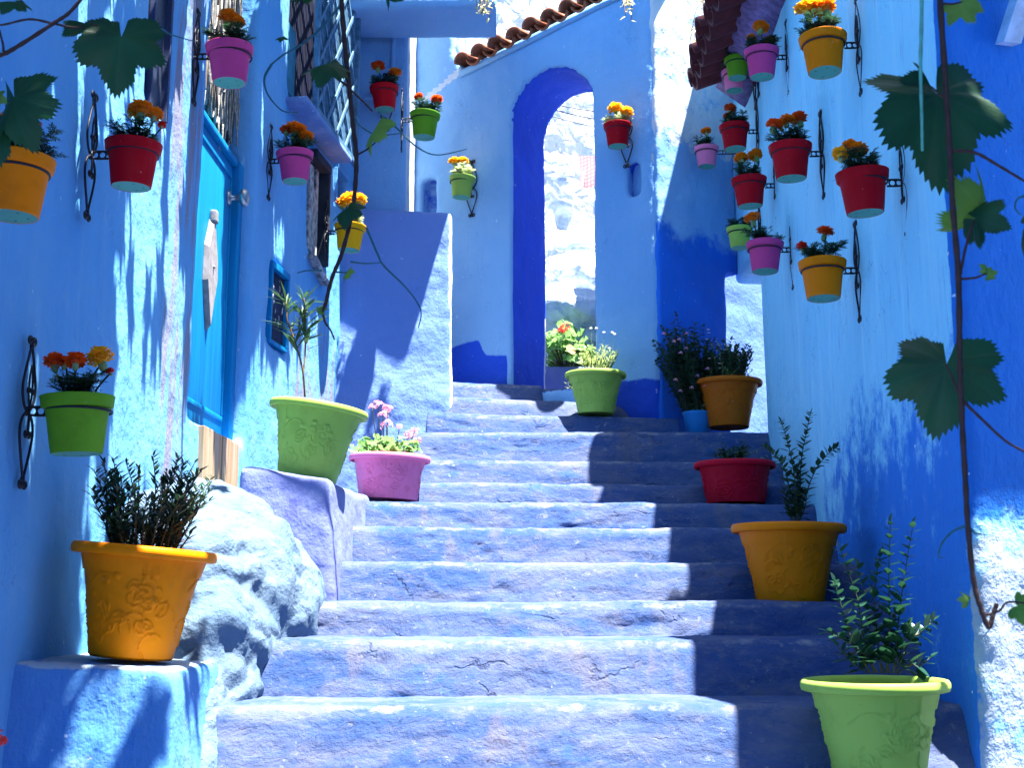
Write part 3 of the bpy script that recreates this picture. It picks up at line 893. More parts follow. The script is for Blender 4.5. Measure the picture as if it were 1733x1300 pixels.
# ---- tile eaves, every tile on its own
def tile_mesh(name, L, r, thick, mats, cover=True, taper=0.82):
    m = MB(); n = 9
    V = []
    for (y, k) in ((0, 1.0), (L, taper)):
        for rr in (r * k, (r - thick) * k):
            for j in range(n):
                a = math.pi * j / (n - 1)
                V.append((rr * math.cos(a), y, rr * math.sin(a) * (1 if cover else -1)))
    F = []
    for j in range(n - 1):
        F += [(j, j + 1, 2 * n + j + 1, 2 * n + j), (n + j + 1, n + j, 3 * n + j, 3 * n + j + 1), (j + 1, j, n + j, n + j + 1), (2 * n + j, 2 * n + j + 1, 3 * n + j + 1, 3 * n + j)]
    for a in (0, n - 1):
        F.append((a, 2 * n + a, 3 * n + a, n + a))
    m.add(V, F)
    return m.mesh(name, mats)
eave = empty('tile_eave', WG.at(0.05, 3.62))
tag(eave, 'row of curved terracotta tiles sloping over the arched passage', 'eave')
eave.rotation_euler = (0, 0, WG.ang)
t_cov = tile_mesh('tile', 0.50, 0.064, 0.016, M['tile'])
t_pan = tile_mesh('tile', 0.50, 0.058, 0.014, M['tile'], False)
for i in range(11):
    u = 0.02 + i * 0.135
    z = 0.010 + u * 0.225
    rx = R(14 + random.uniform(-2, 2))
    link('tile', t_cov, eave, (u, -0.065 + random.uniform(-0.012, 0.012), z + 0.012), (rx, random.uniform(-0.06, 0.06) - 0.15, random.uniform(-0.05, 0.05)))
    link('tile', t_pan, eave, (u + 0.067, -0.040, z + 0.040), (rx, -0.15, random.uniform(-0.04, 0.04)))
bed = MB()
bed.add([(-0.04, -0.012, -0.06), (1.5, -0.012, 0.28), (1.5, 0.46, 0.40), (-0.04, 0.46, 0.06), (-0.04, -0.012, -0.01), (1.5, -0.012, 0.335), (1.5, 0.46, 0.44), (-0.04, 0.46, 0.10)],
        [(3, 2, 1, 0), (4, 5, 6, 7), (0, 1, 5, 4), (1, 2, 6, 5), (2, 3, 7, 6), (3, 0, 4, 7)])
bed.obj('mortar_bed', M['arch'], eave)

D0, D1 = 5.55, 6.98
can = empty('tile_canopy', (XR(D0), D0, 3.12), WR.ang)      # local x runs towards the camera, -y out of the wall
tag(can, 'dark red tiled canopy jutting from the top of the right wall', 'canopy')
t2c = tile_mesh('tile', 0.46, 0.085, 0.018, M['tile_dark'])
t2p = tile_mesh('tile', 0.46, 0.075, 0.016, M['tile_dark'], False)
k = 0
u = 0.0
while u > -(D1 - D0):
    # tiles run down and out from the wall: head at the wall, lip outwards
    link('tile', t2p, can, (u, -0.33 + random.uniform(-0.01, 0.01), -0.015 + random.uniform(-0.006, 0.006)), (R(18), 0, random.uniform(-0.03, 0.03)))
    link('tile', t2c, can, (u - 0.085, -0.345 + random.uniform(-0.015, 0.015), 0.0), (R(18), 0, random.uniform(-0.04, 0.04)))
    u -= 0.165
und = MB()
und.add([(0.05, -0.18, -0.02), (0.05, 0.0, -0.16), (-1.45, 0.0, -0.16), (-1.45, -0.18, -0.02), (0.05, -0.02, 0.06), (-1.45, -0.02, 0.06)],
        [(0, 1, 2, 3), (0, 3, 5, 4), (0, 4, 1), (3, 2, 5), (1, 4, 5, 2)])
und.obj('plaster_bed', simple('mauve_rough_plaster', (0.30, 0.20, 0.42), 0.9, 0.5, 25, bump=0.9, bscale=60), can)

# ================================================================== FIXTURES ON THE WALLS
door_blue = G('turquoise_door_paint')
_p = door_blue.pos()
_n = door_blue.noise(door_blue.pos((16, 16, 1.0)), 1.0, 5, 0.6)
_c = door_blue.mix(door_blue.ramp(_n, 0.38, 0.68), (0.001, 0.17, 0.40), (0.002, 0.225, 0.46))
_c = door_blue.mix(door_blue.math('MULTIPLY', door_blue.ramp(door_blue.noise(_p, 30, 4, 0.6), 0.66, 0.76), 0.5), _c, (0.05, 0.24, 0.44))
_nm = door_blue.bump(door_blue.noise(door_blue.pos((30, 30, 2)), 1.0, 4, 0.6), 0.3, 0.006)
M['door'] = door_blue.done(door_blue.bsdf(_c, 0.55, _nm, 0.12))
M['steel'] = simple('old_steel', (0.45, 0.46, 0.47), 0.35, 0.3, 30, 0.9, 0.5)
M['white_metal'] = simple('pale_metal_plate', (0.30, 0.285, 0.29), 0.85, 0.35, 25, 0.0, 0.1)
M['dark_blue'] = simple('dark_blue_void', (0.006, 0.012, 0.05), 0.8)

W = DOOR_D[1] - DOOR_D[0]
door = empty('door', WA.at(uA(DOOR_D[0]), 0.70), WA.ang)
tag(door, 'turquoise painted door set in the long left wall', 'door')
m = MB(); m.box((0.05, 0.085, 0.03), (W - 0.075, 0.125, 1.33), 0, 0.004); leaf = m.obj('door_leaf', M['door'], door)
m = MB()
m.box((0.0, 0.05, 0.0), (0.05, 0.17, 1.36), 0, 0.005); m.box((W - 0.075, 0.05, 0.0), (W, 0.17, 1.36), 0, 0.006)
m.box((0.0, 0.062, 1.335), (W, 0.17, 1.365), 0, 0.005)
m.obj('door_frame', M['door'], door)
m = MB()
for z in (1.26, 0.10):
    m.box((0.07, 0.078, z), (W - 0.10, 0.0905, z + 0.022), 0, 0.003)
m.box((0.07, 0.078, 0.125), (0.085, 0.0905, 1.26), 0, 0.003); m.box((W - 0.115, 0.078, 0.125), (W - 0.10, 0.0905, 1.26), 0, 0.003)
m.obj('door_moulding', M['door'], door)
k = empty('knob', (W - 0.15, 0.085, 1.155), 0, door)
m = MB(); m.lathe([(0.0, 0.0), (0.034, 0.002), (0.036, 0.008), (0.022, 0.014), (0.012, 0.018), (0.012, 0.048), (0.024, 0.055), (0.040, 0.066), (0.043, 0.078), (0.036, 0.092), (0.018, 0.098), (0.0, 0.099)], 24)
knob = m.mesh('knob', M['steel'])
bpy.data.objects.remove(k)
link('knob', knob, door, (W - 0.13, 0.088, 1.16), (R(90), 0, 0))
m = MB()
dv = [(0, 0.27), (0.085, 0.07), (0.095, -0.02), (0.0, -0.27), (-0.085, -0.06), (-0.085, 0.10)]
nn = len(dv)
m.add([(x, 0.0, z) for x, z in dv] + [(x * 0.86, -0.022, z * 0.9) for x, z in dv], [tuple(range(nn, 2 * nn))] + [((j + 1) % nn, j, nn + j, nn + (j + 1) % nn) for j in range(nn)])
m.box((-0.020, -0.030, 0.22), (0.030, 0.0, 0.28), 0, 0.010); m.ball((0, -0.024, 0.02), 0.008)
m.obj('door_plate', M['white_metal'], door, False, loc=(W * 0.52, 0.084, 0.72))
m = MB(); m.box((0.0, 0.17, -0.02), (W, 0.20, 2.85))
m.obj('back_panel', M['dark_blue'], door)

# transom strands
fr = empty('rope_curtain', WA.at(uA(DOOR_D[0]) + 0.02, 2.14), WA.ang)
tag(fr, 'knotted grey rope fringe hanging above the turquoise door', 'curtain')
M['rope'] = simple('grey_rope', (0.34, 0.33, 0.30), 0.95, 0.55, 40, bump=0.8, bscale=120)
M['rope_dark'] = simple('dark_rope', (0.10, 0.09, 0.08), 0.95, 0.5, 40)
m = MB()
for i in range(74):
    x = 0.12 + 0.72 * i / 74 + random.uniform(-0.006, 0.006)
    y = 0.10 + random.uniform(-0.02, 0.03)
    zt = 1.35
    zb = random.uniform(0.0, 0.05)
    pts = []
    ph = random.uniform(0, 6)
    for q in range(15):
        t = q / 14
        pts.append((x + 0.012 * math.sin(ph + 9 * t + i), y + 0.008 * math.cos(ph + 7 * t), zt + (zb - zt) * t))
    m.tube(pts, random.uniform(0.0035, 0.0065), 5, 1 if random.random() < 0.35 else 0)
    if i % 2 == 0:     # looped swags
        zc = random.uniform(0.02, 1.1); w = random.uniform(0.03, 0.07)
        m.tube([(x + w * math.cos(a), y - 0.012, zc + 0.09 * math.sin(a) * (1.6 if math.sin(a) < 0 else 0.4)) for a in np.linspace(math.pi, 2 * math.pi, 9)], 0.004, 5, 0)
o = m.obj('fringe', [M['rope'], M['rope_dark']], fr); o['kind'] = 'stuff'
m = MB(); m.box((-0.01, 0.03, -0.03), (0.10, 0.15, 1.4), 0, 0.006)
m.obj('wooden_post', M['wood'], fr)

# wooden board below the threshold
wb = G('bare_weathered_board')
_q = wb.noise(wb.pos((26, 26, 0.8)), 1.0, 6, 0.65)
_c = wb.mix(wb.ramp(_q, 0.36, 0.64), (0.30, 0.19, 0.10), (0.42, 0.32, 0.22))
_c = wb.mix(wb.math('MULTIPLY', wb.ramp(wb.noise(wb.pos((40, 40, 1.2)), 1, 4, 0.6), 0.60, 0.70), 0.7), _c, (0.20, 0.12, 0.06))
M['board'] = wb.done(wb.bsdf(_c, 0.8, wb.bump(_q, 0.5, 0.008), 0.2))
brd = empty('threshold_boards', WA.at(uA(4.84), 0.25), WA.ang)
tag(brd, 'bare brown boards under the sill of the turquoise door', 'boards')
for i in range(4):
    m = MB(); m.box((i * 0.155, -0.014 + 0.004 * (i % 2), 0.0), (i * 0.155 + 0.151, 0.02, 0.442), 0, 0.003)
    m.obj('plank', M['board'], brd, False)

# meter box
mbx = empty('meter_box', WB.at(uB(5.93), 1.27), WB.ang)
tag(mbx, 'dark glazed meter box with a blue frame beside the door', 'meter box')
M['dark_glass'] = plaster_mat('streaked_dark_glass', (0.018, 0.035, 0.085), (0.03, 0.05, 0.11), (0.05, 0.08, 0.16), (0.01, 0.01, 0.03), 0.4, 0.9, 0.3)  # pale specks imitate reflections on the glass
m = MB(); m.box((0.02, 0.012, 0.02), (0.27, 0.03, 0.40)); m.obj('glass', M['dark_glass'], mbx, False)
m = MB()
m.box((0.0, -0.012, 0.39), (0.29, 0.05, 0.425), 0, 0.004); m.box((0.0, -0.008, 0.0), (0.29, 0.05, 0.022), 0, 0.004)
m.box((0.0, -0.01, 0.022), (0.022, 0.05, 0.39), 0, 0.004); m.box((0.262, -0.01, 0.022), (0.29, 0.05, 0.39), 0, 0.004)
m.obj('frame', M['door'], mbx, False)
rr = random.Random(3)
m = MB()
for i in range(16):
    x, z = 0.05 + 0.19 * rr.random(), 0.10 + 0.22 * rr.random()
    l = rr.uniform(0.012, 0.035)
    m.tube([(x, 0.0105, z), (x + rr.uniform(-0.006, 0.006), 0.0105, z + l * 0.5), (x + rr.uniform(-0.01, 0.01), 0.0105, z + l)], 0.0016, 4)
m.obj('reflection_marks', simple('reflection_white', (0.75, 0.78, 0.8), 0.9), mbx)  # white strokes standing for reflections on the glass

# dark plaque further left
pq = empty('wall_plaque', WA.at(uA(4.03), 1.73), WA.ang)
tag(pq, 'small dark tilted plaque in a recess, near the top of the left wall', 'plaque')
m = MB(); m.box((0.0, 0.028, 0.0), (0.175, 0.044, 0.48), 0, 0.003); m.obj('panel', simple('dark_slate_blue', (0.03, 0.045, 0.09), 0.5, 0.5, 20), pq, False)
m = MB(); m.box((0.0, 0.012, 0.0), (0.012, 0.05, 0.49)); m.box((0.165, 0.005, -0.005), (0.185, 0.05, 0.49)); m.box((0.012, 0.012, 0.48), (0.165, 0.05, 0.495)); m.obj('frame', simple('old_blue_black_wood', (0.04, 0.06, 0.14), 0.7), pq, False)

# weathered shutter
shd = empty('shutter', WB.at(uB(6.60), 1.95), WB.ang)
tag(shd, 'small weathered grey wooden shutter below the latticed window', 'shutter')
M['old_wood'] = simple('peeling_grey_wood', (0.40, 0.42, 0.44), 0.85, 0.8, 26, bump=0.8, bscale=50)
M['old_dark'] = simple('rotten_dark_wood', (0.02, 0.03, 0.05), 0.9)
m = MB(); m.box((0.0, 0.08, 0.0), (0.32, 0.11, 0.58)); m.obj('back_panel', M['old_dark'], shd, False)
for x, w, zt in ((0.02, 0.07, 0.52), (0.10, 0.08, 0.40), (0.20, 0.05, 0.56)):
    m = MB(); m.box((x, 0.02 + 0.1 * x, 0.01), (x + w, 0.06 + 0.1 * x, zt), 0, 0.004); m.obj('slat', M['old_wood'], shd, False)
m = MB(); m.box((0.0, -0.02, 0.55), (0.31, 0.06, 0.60), 0, 0.006); m.box((0.285, -0.015, -0.02), (0.315, 0.06, 0.55), 0, 0.005); m.obj('frame', M['old_dark'], shd, False)
m = MB(); m.box((0.0, -0.05, -0.06), (0.30, 0.02, -0.03), 0, 0.008); m.obj('sill', M['old_wood'], shd, False, rot=(0.25, 0.3, 0))

vent = empty('wall_opening', WB.at(uB(7.07), 2.40), WB.ang)
tag(vent, 'small dark unglazed opening right of the weathered shutter', 'opening')
m = MB(); m.box((0.0, 0.12, 0.0), (0.26, 0.14, 0.23)); m.obj('back_panel', M['dark_blue'], vent, False)
m = MB(); m.box((0.0, -0.01, 0.21), (0.27, 0.1, 0.24), 0, 0.005); m.box((-0.01, -0.01, 0.0), (0.012, 0.1, 0.21), 0, 0.005); m.obj('frame', M['left'], vent, False)

# latticed window
win = empty('lattice_window', WB.at(uB(6.08), 2.64), WB.ang)
tag(win, 'blue latticed window box on a stone sill, high on the left wall', 'window')
M['lattice'] = simple('chalky_blue_lattice_paint', (0.09, 0.22, 0.36), 0.65, 0.5, 18)
Wl, Hl = 1.06, 1.6
m = MB(); m.box((0.0, -0.115, -0.032), (0.94, 0.05, 0.0), 0, 0.008); m.obj('sill', plaster_mat('sill_plaster', (0.20, 0.36, 0.72), (0.3, 0.46, 0.8), (0.5, 0.66, 0.9), (0.2, 0.12, 0.12), 0.5, 0.8), win)
m = MB(); m.box((0.04, 0.10, 0.06), (Wl, 0.21, Hl)); m.obj('back_panel', M['dark_blue'], win, False)
m = MB(); m.box((0.03, 0.02, 0.06), (0.20, 0.10, 0.46), 0, 0.008); m.obj('window_panel', simple('teal_panel', (0.06, 0.24, 0.36), 0.6), win, False)
m = MB()
for x in (0.20, Wl - 0.0):
    m.box((x, -0.110, 0.0), (x + 0.03, -0.080, Hl), 0, 0.003)
m.box((0.23, -0.110, 0.0), (Wl, -0.080, 0.03), 0, 0.003)
m.obj('frame', M['lattice'], win, False)
def bar(a, b, w, y0, y1):
    a, b = Vector((a[0], 0, a[1])), Vector((b[0], 0, b[1]))
    d = (b - a).normalized(); s = Vector((-d.z, 0, d.x)) * w / 2
    m = MB()
    V = [q + Vector((0, y, 0)) for y in (y0, y1) for q in (a - s, b - s, b + s, a + s)]
    m.add(V, [(0, 1, 2, 3), (7, 6, 5, 4), (0, 4, 5, 1), (1, 5, 6, 2), (2, 6, 7, 3), (3, 7, 4, 0)])
    return m
X0, X1, Z0, Z1 = 0.23, Wl, 0.03, Hl
def clip(x, z, dx, dz):
    ts = []
    t0, t1 = -9, 9
    for p_, d_, lo, hi in ((x, dx, X0, X1), (z, dz, Z0, Z1)):
        a, b = sorted(((lo - p_) / d_, (hi - p_) / d_))
        t0, t1 = max(t0, a), min(t1, b)
    return (t0, t1) if t1 - t0 > 0.06 else None
for sgn in (1, -1):
    for i in range(-5, 14):
        c = clip(X0 + i * 0.20, Z0, 1.0, sgn * 1.25)
        if c:
            x, z = X0 + i * 0.20, Z0
            bar((x + c[0], z + c[0] * sgn * 1.25), (x + c[1], z + c[1] * sgn * 1.25), 0.020, -0.103 + 0.009 * (sgn < 0), -0.094 + 0.009 * (sgn < 0)).obj('lattice_bar', M['lattice'], win, False)
for i in range(1, 30):
    x = X0 + (X1 - X0) * i / 30
    bar((x, Z0), (x, Z1), 0.011, -0.083, -0.076).obj('upright_bar', M['lattice'], win, False)

# ================================================================== HANGING POTS AND THEIR BRACKETS
POT_H = 0.86           # height over rim radius x2 : body proportions in units of the rim radius
_pot_cache = {}
def hanging_body(color):
    """Unit pot: rim radius 1, origin at the base centre, top at z = 1.62."""
    if color in _pot_cache: return _pot_cache[color]
    m = MB()
    H = 1.60
    prof = [(0.655, 0.012), (0.668, 0.0), (0.690, 0.02), (0.700, 0.14), (0.712, 0.15), (0.845, H - 0.37), (0.860, H - 0.355), (0.930, H - 0.325), (0.962, H - 0.29), (0.990, H - 0.07), (1.005, H - 0.012), (1.000, H),
            (0.94, H), (0.92, H - 0.02), (0.86, H - 0.28), (0.81, H - 0.40), (0.76, H - 0.7)]
    m.lathe(prof, 44)
    me = m.mesh('body', M[color])
    _pot_cache[color] = me
    return me
_m = MB(); _m.lathe([(0.0, 0.016), (0.40, 0.014), (0.656, 0.010)], 44)
_m.F = [tuple(reversed(f)) for f in _m.F]
for a in (0.3, 2.2, 4.1, 5.4):
    x, y = 0.42 * math.cos(a), 0.42 * math.sin(a)
    n = 8
    V = [(x + 0.035 * math.cos(2 * math.pi * j / n), y + 0.035 * math.sin(2 * math.pi * j / n), 0.004) for j in range(n)]
    _m.add(V, [tuple(reversed(range(n)))], 1)
POT_BASE = _m.mesh('base', [M['mint'], M['hole']])
_m = MB(); _m.lathe([(0.84, 1.40), (0.5, 1.47), (0.0, 1.49)], 20)
POT_SOIL = _m.mesh('soil', M['soil'])

# flower heads: ruffled pompons, three builds, shared by every marigold of a colour
def pompon(name, mat, seed, flat=0.72, n=110):
    r = random.Random(seed)
    m = MB()
    m.ball((0, 0, 0.0), (0.55, 0.55, 0.55 * flat), 10, 7)
    for i in range(n):
        t = (i + 0.5) / n
        ph = i * 2.39996
        el = math.asin(1 - 1.55 * t)
        d = Vector((math.cos(ph) * math.cos(el), math.sin(ph) * math.cos(el), math.sin(el)))
        d.x += r.uniform(-.15, .15); d.y += r.uniform(-.15, .15); d.z += r.uniform(-.12, .12)
        d.normalize()
        s = Vector((-math.sin(ph), math.cos(ph), r.uniform(-.3, .3))).normalized()
        u = s.cross(d)
        L = r.uniform(0.82, 1.06)
        w = r.uniform(0.15, 0.23)
        fl = Vector((1, 1, flat))
        a = d * 0.42
        q = [a - s * w * 0.4, a + s * w * 0.4,
             d * (L * 0.86) + s * w + u * r.uniform(-.10, .02), d * L + u * r.uniform(0.0, .14), d * (L * 0.86) - s * w + u * r.uniform(-.10, .02)]
        m.add([Vector((p.x * fl.x, p.y * fl.y, p.z * fl.z)) for p in q], [(0, 1, 2, 3, 4)])
    # green calyx below
    return m.mesh(name, mat)
POMP = {}
for c in ('mg_orange', 'mg_red', 'mg_yellow', 'mg_scarlet'):
    POMP[c] = [pompon('flower', M[c], 5 + k, f) for k, f in ((0, 0.74), (1, 0.62), (2, 0.82))]

def marigold_foliage(seed, mat):
    """Feathery leaves on short stems; unit = rim radius."""
    r = random.Random(seed)
    m = MB()
    for i in range(15):
        a = r.uniform(0, 6.283)
        base = Vector((0.35 * r.random() * math.cos(a), 0.35 * r.random() * math.sin(a), 1.45))
        lean = r.uniform(0.15, 0.75)
        tip = base + Vector((lean * math.cos(a), lean * math.sin(a), r.uniform(0.35, 0.85)))
        pts = smooth_path([base, (base + tip) / 2 + Vector((0, 0, 0.12)), tip], 4)
        m.tube(pts, [0.022 * (1 - 0.6 * k / len(pts)) for k in range(len(pts))], 4)
        for k in range(1, len(pts)):
            for s in range(3):
                b = a + r.uniform(-2.4, 2.4)
                d = Vector((math.cos(b), math.sin(b), r.uniform(-0.1, 0.7)))
                L = r.uniform(0.22, 0.42)
                m.tube([pts[k], pts[k] + d.normalized() * L], 0.008, 3, caps=False)
                for q in (0.35, 0.6, 0.85):
                    for sg in (-1, 1):
                        dd = (d.normalized() + sg * 0.8 * d.cross(Vector((0, 0, 1))).normalized() + Vector((0, 0, r.uniform(-.2, .3))))
                        m.leaf(pts[k] + d.normalized() * L * q, dd, (0, 0, 1), r.uniform(0.14, 0.24), 0.055, 0.2, 0.2, n=2)
                m.leaf(pts[k] + d.normalized() * L * 0.9, d, (0, 0, 1), 0.2, 0.06, 0.2, 0.2, n=2)
    for i in range(10):      # leaves drooping over the rim
        a = r.uniform(0, 6.283)
        d = Vector((math.cos(a), math.sin(a), 0.25))
        p0 = Vector((0.6 * math.cos(a), 0.6 * math.sin(a), 1.50))
        m.leaf(p0, d, (0, 0, 1), r.uniform(0.35, 0.6), 0.11, 0.2, r.uniform(0.1, 0.5))
    return m.mesh('foliage', mat)
FOL = [marigold_foliage(20 + k, M['fol_dark']) for k in range(4)]
FOLP = [marigold_foliage(30 + k, M['fol_pale']) for k in range(2)]
BUDM = MB(); BUDM.ball((0, 0, 0), (0.30, 0.30, 0.5), 8, 6); BUD = BUDM.mesh('calyx', M['fol_pale'])

def spiral(cx, cz, r0, a0, turns, sgn, n=14):
    return [(cx + r0 * (1 - 0.72 * k / n) * math.cos(a0 + sgn * turns * 2 * math.pi * k / n), 0, cz + r0 * (1 - 0.72 * k / n) * math.sin(a0 + sgn * turns * 2 * math.pi * k / n)) for k in range(n + 1)]

def bracket_meshes():
    m = MB(); y = -0.008; r = 0.0038
    def path(pts, rad=r, n=7):
        m.tube([(p[0], y + p[1], p[2]) for p in smooth_path(pts, n)], rad, 6)
    for s in (-1, 1):
        path([(s * 0.002, 0, 0.175), (s * 0.016, 0, 0.140), (s * 0.036, 0, 0.085), (s * 0.040, 0, 0.050), (s * 0.026, 0, 0.015), (s * 0.003, 0, -0.002)])
        path([(s * 0.003, 0, 0.000), (s * 0.030, 0, -0.020), (s * 0.041, 0, -0.052), (s * 0.034, 0, -0.090), (s * 0.012, 0, -0.150), (s * 0.001, 0, -0.178)])
        m.tube([(p[0], y, p[2]) for p in spiral(s * 0.0135, 0.186, 0.0135, math.pi if s > 0 else 0, 1.15, -s)], r, 6)
        m.tube([(p[0], y, p[2]) for p in spiral(s * 0.0135, -0.190, 0.0135, math.pi if s > 0 else 0, 1.15, s)], r, 6)
        path([(s * 0.001, -0.004, 0.006), (s * 0.009, -0.004, 0.040), (s * 0.010, -0.004, 0.090), (0, -0.004, 0.122)], r * 0.8)
        m.tube([(p[0], y - 0.004, p[2]) for p in spiral(s * 0.0115, 0.052, 0.0105, math.pi if s > 0 else 0, 1.1, -s)], r * 0.9, 6)
        m.tube([(p[0], y - 0.004, p[2]) for p in spiral(s * 0.0115, -0.060, 0.0115, math.pi if s > 0 else 0, 1.1, s)], r * 0.9, 6)
    path([(0, -0.004, 0.01), (0, -0.005, -0.03), (0, -0.004, -0.06)])
    m.box((-0.006, y - 0.006, -0.012), (0.006, y + 0.005, 0.012))
    m.box((-0.005, y - 0.005, 0.168), (0.005, y + 0.005, 0.182)); m.box((-0.005, y - 0.005, -0.184), (0.005, y + 0.005, -0.172))
    return m.mesh('scroll', M['iron'])
SCROLL = bracket_meshes()
def arm_mesh(L):
    m = MB()
    for z in (0.011, -0.011):
        m.tube(smooth_path([(0, -0.008, z * 0.6), (0, -L * 0.4, z), (0, -L, z)], 5), 0.0036, 6)
    for t in (0.35, 0.7):
        m.tube([(0, -L * t + 0.011 * math.cos(a), 0.011 * math.sin(a)) for a in np.linspace(0, 6.28, 11)[:-1]], 0.0028, 5, closed=True)
    return m.mesh('arm', M['iron'])
def ring_mesh(r):
    m = MB()
    m.tube([(r * math.cos(a), r * math.sin(a), 0) for a in np.linspace(0, 2 * math.pi, 37)[:-1]], 0.0036, 6, closed=True)
    return m.mesh('ring', M['iron'])
RINGS = {}

def hanging_pot(wall, px, py, pw, color, flowers, label, blabel, fol=0, pale=False, tilt=(0, 0), offk=0.05, scale_b=1.0, leafy=1.0):
    """px, py: centre of the rim top in the photograph; pw: rim width there."""
    c = wall.hit(px, py, 0.09 + offk)
    r = round(min(max(pw * 0.5 * c.y / F_PX * 1.02, 0.074), 0.094), 3)
    c = wall.hit(px, py, r + offk)
    base = Vector((c.x, c.y, c.z - 1.60 * r))
    root = empty('potted_marigold', base, wall.ang, None, r)
    root.rotation_euler = (R(tilt[0]), R(tilt[1]), wall.ang + random.uniform(-1, 1))
    tag(root, label, 'potted plant', 'potted marigolds hanging on the blue walls')
    link('body', hanging_body(color), root)
    link('base', POT_BASE, root)
    link('soil', POT_SOIL, root)
    link('foliage', (FOLP if pale else FOL)[fol % (2 if pale else 4)], root, scale=(0.95 * leafy, 0.95 * leafy, 1.0))
    inv = (Matrix.Translation(base) @ Euler(root.rotation_euler).to_matrix().to_4x4() @ Matrix.Scale(r, 4)).inverted()
    st = MB()
    for (fx, fy, fs, col) in flowers:
        q = P(fx, fy, c.y + random.uniform(-0.03, 0.03))
        l = inv @ q
        sz = fs * 0.57 * c.y / F_PX / r
        o = link('flower', random.choice(POMP[col]), root, l, (random.uniform(-.35, .35), random.uniform(-.35, .35), random.uniform(0, 6)), sz)
        link('calyx', BUD, o, (0, 0, -0.62))
        b = Vector((l.x * 0.4, l.y * 0.4, 1.46))
        st.tube(smooth_path([b, (b + l) / 2 + Vector((0.03, 0.02, 0)), l - Vector((0, 0, sz * 0.6))], 4), 0.03, 5)
    if flowers: st.obj('stems', M['fol_dark'], root)
    # bracket on the wall behind it
    zr = c.z - 0.40 * r
    h = wall.at(wall.u(c), zr)
    br = empty('wall_bracket', h, wall.ang)
    tag(br, blabel, 'bracket', 'wrought iron pot brackets')
    link('scroll', SCROLL, br, scale=(scale_b, 1, scale_b))
    rr = round(0.868 * r, 3)
    off = (h - Vector((c.x, c.y, zr))).length
    key = round(off - rr, 3)
    if ('a', key) not in RINGS: RINGS[('a', key)] = arm_mesh(key)
    if rr not in RINGS: RINGS[rr] = ring_mesh(rr)
    link('arm', RINGS[('a', key)], br)
    link('ring', RINGS[rr], br, (0, -off, 0))
    return root

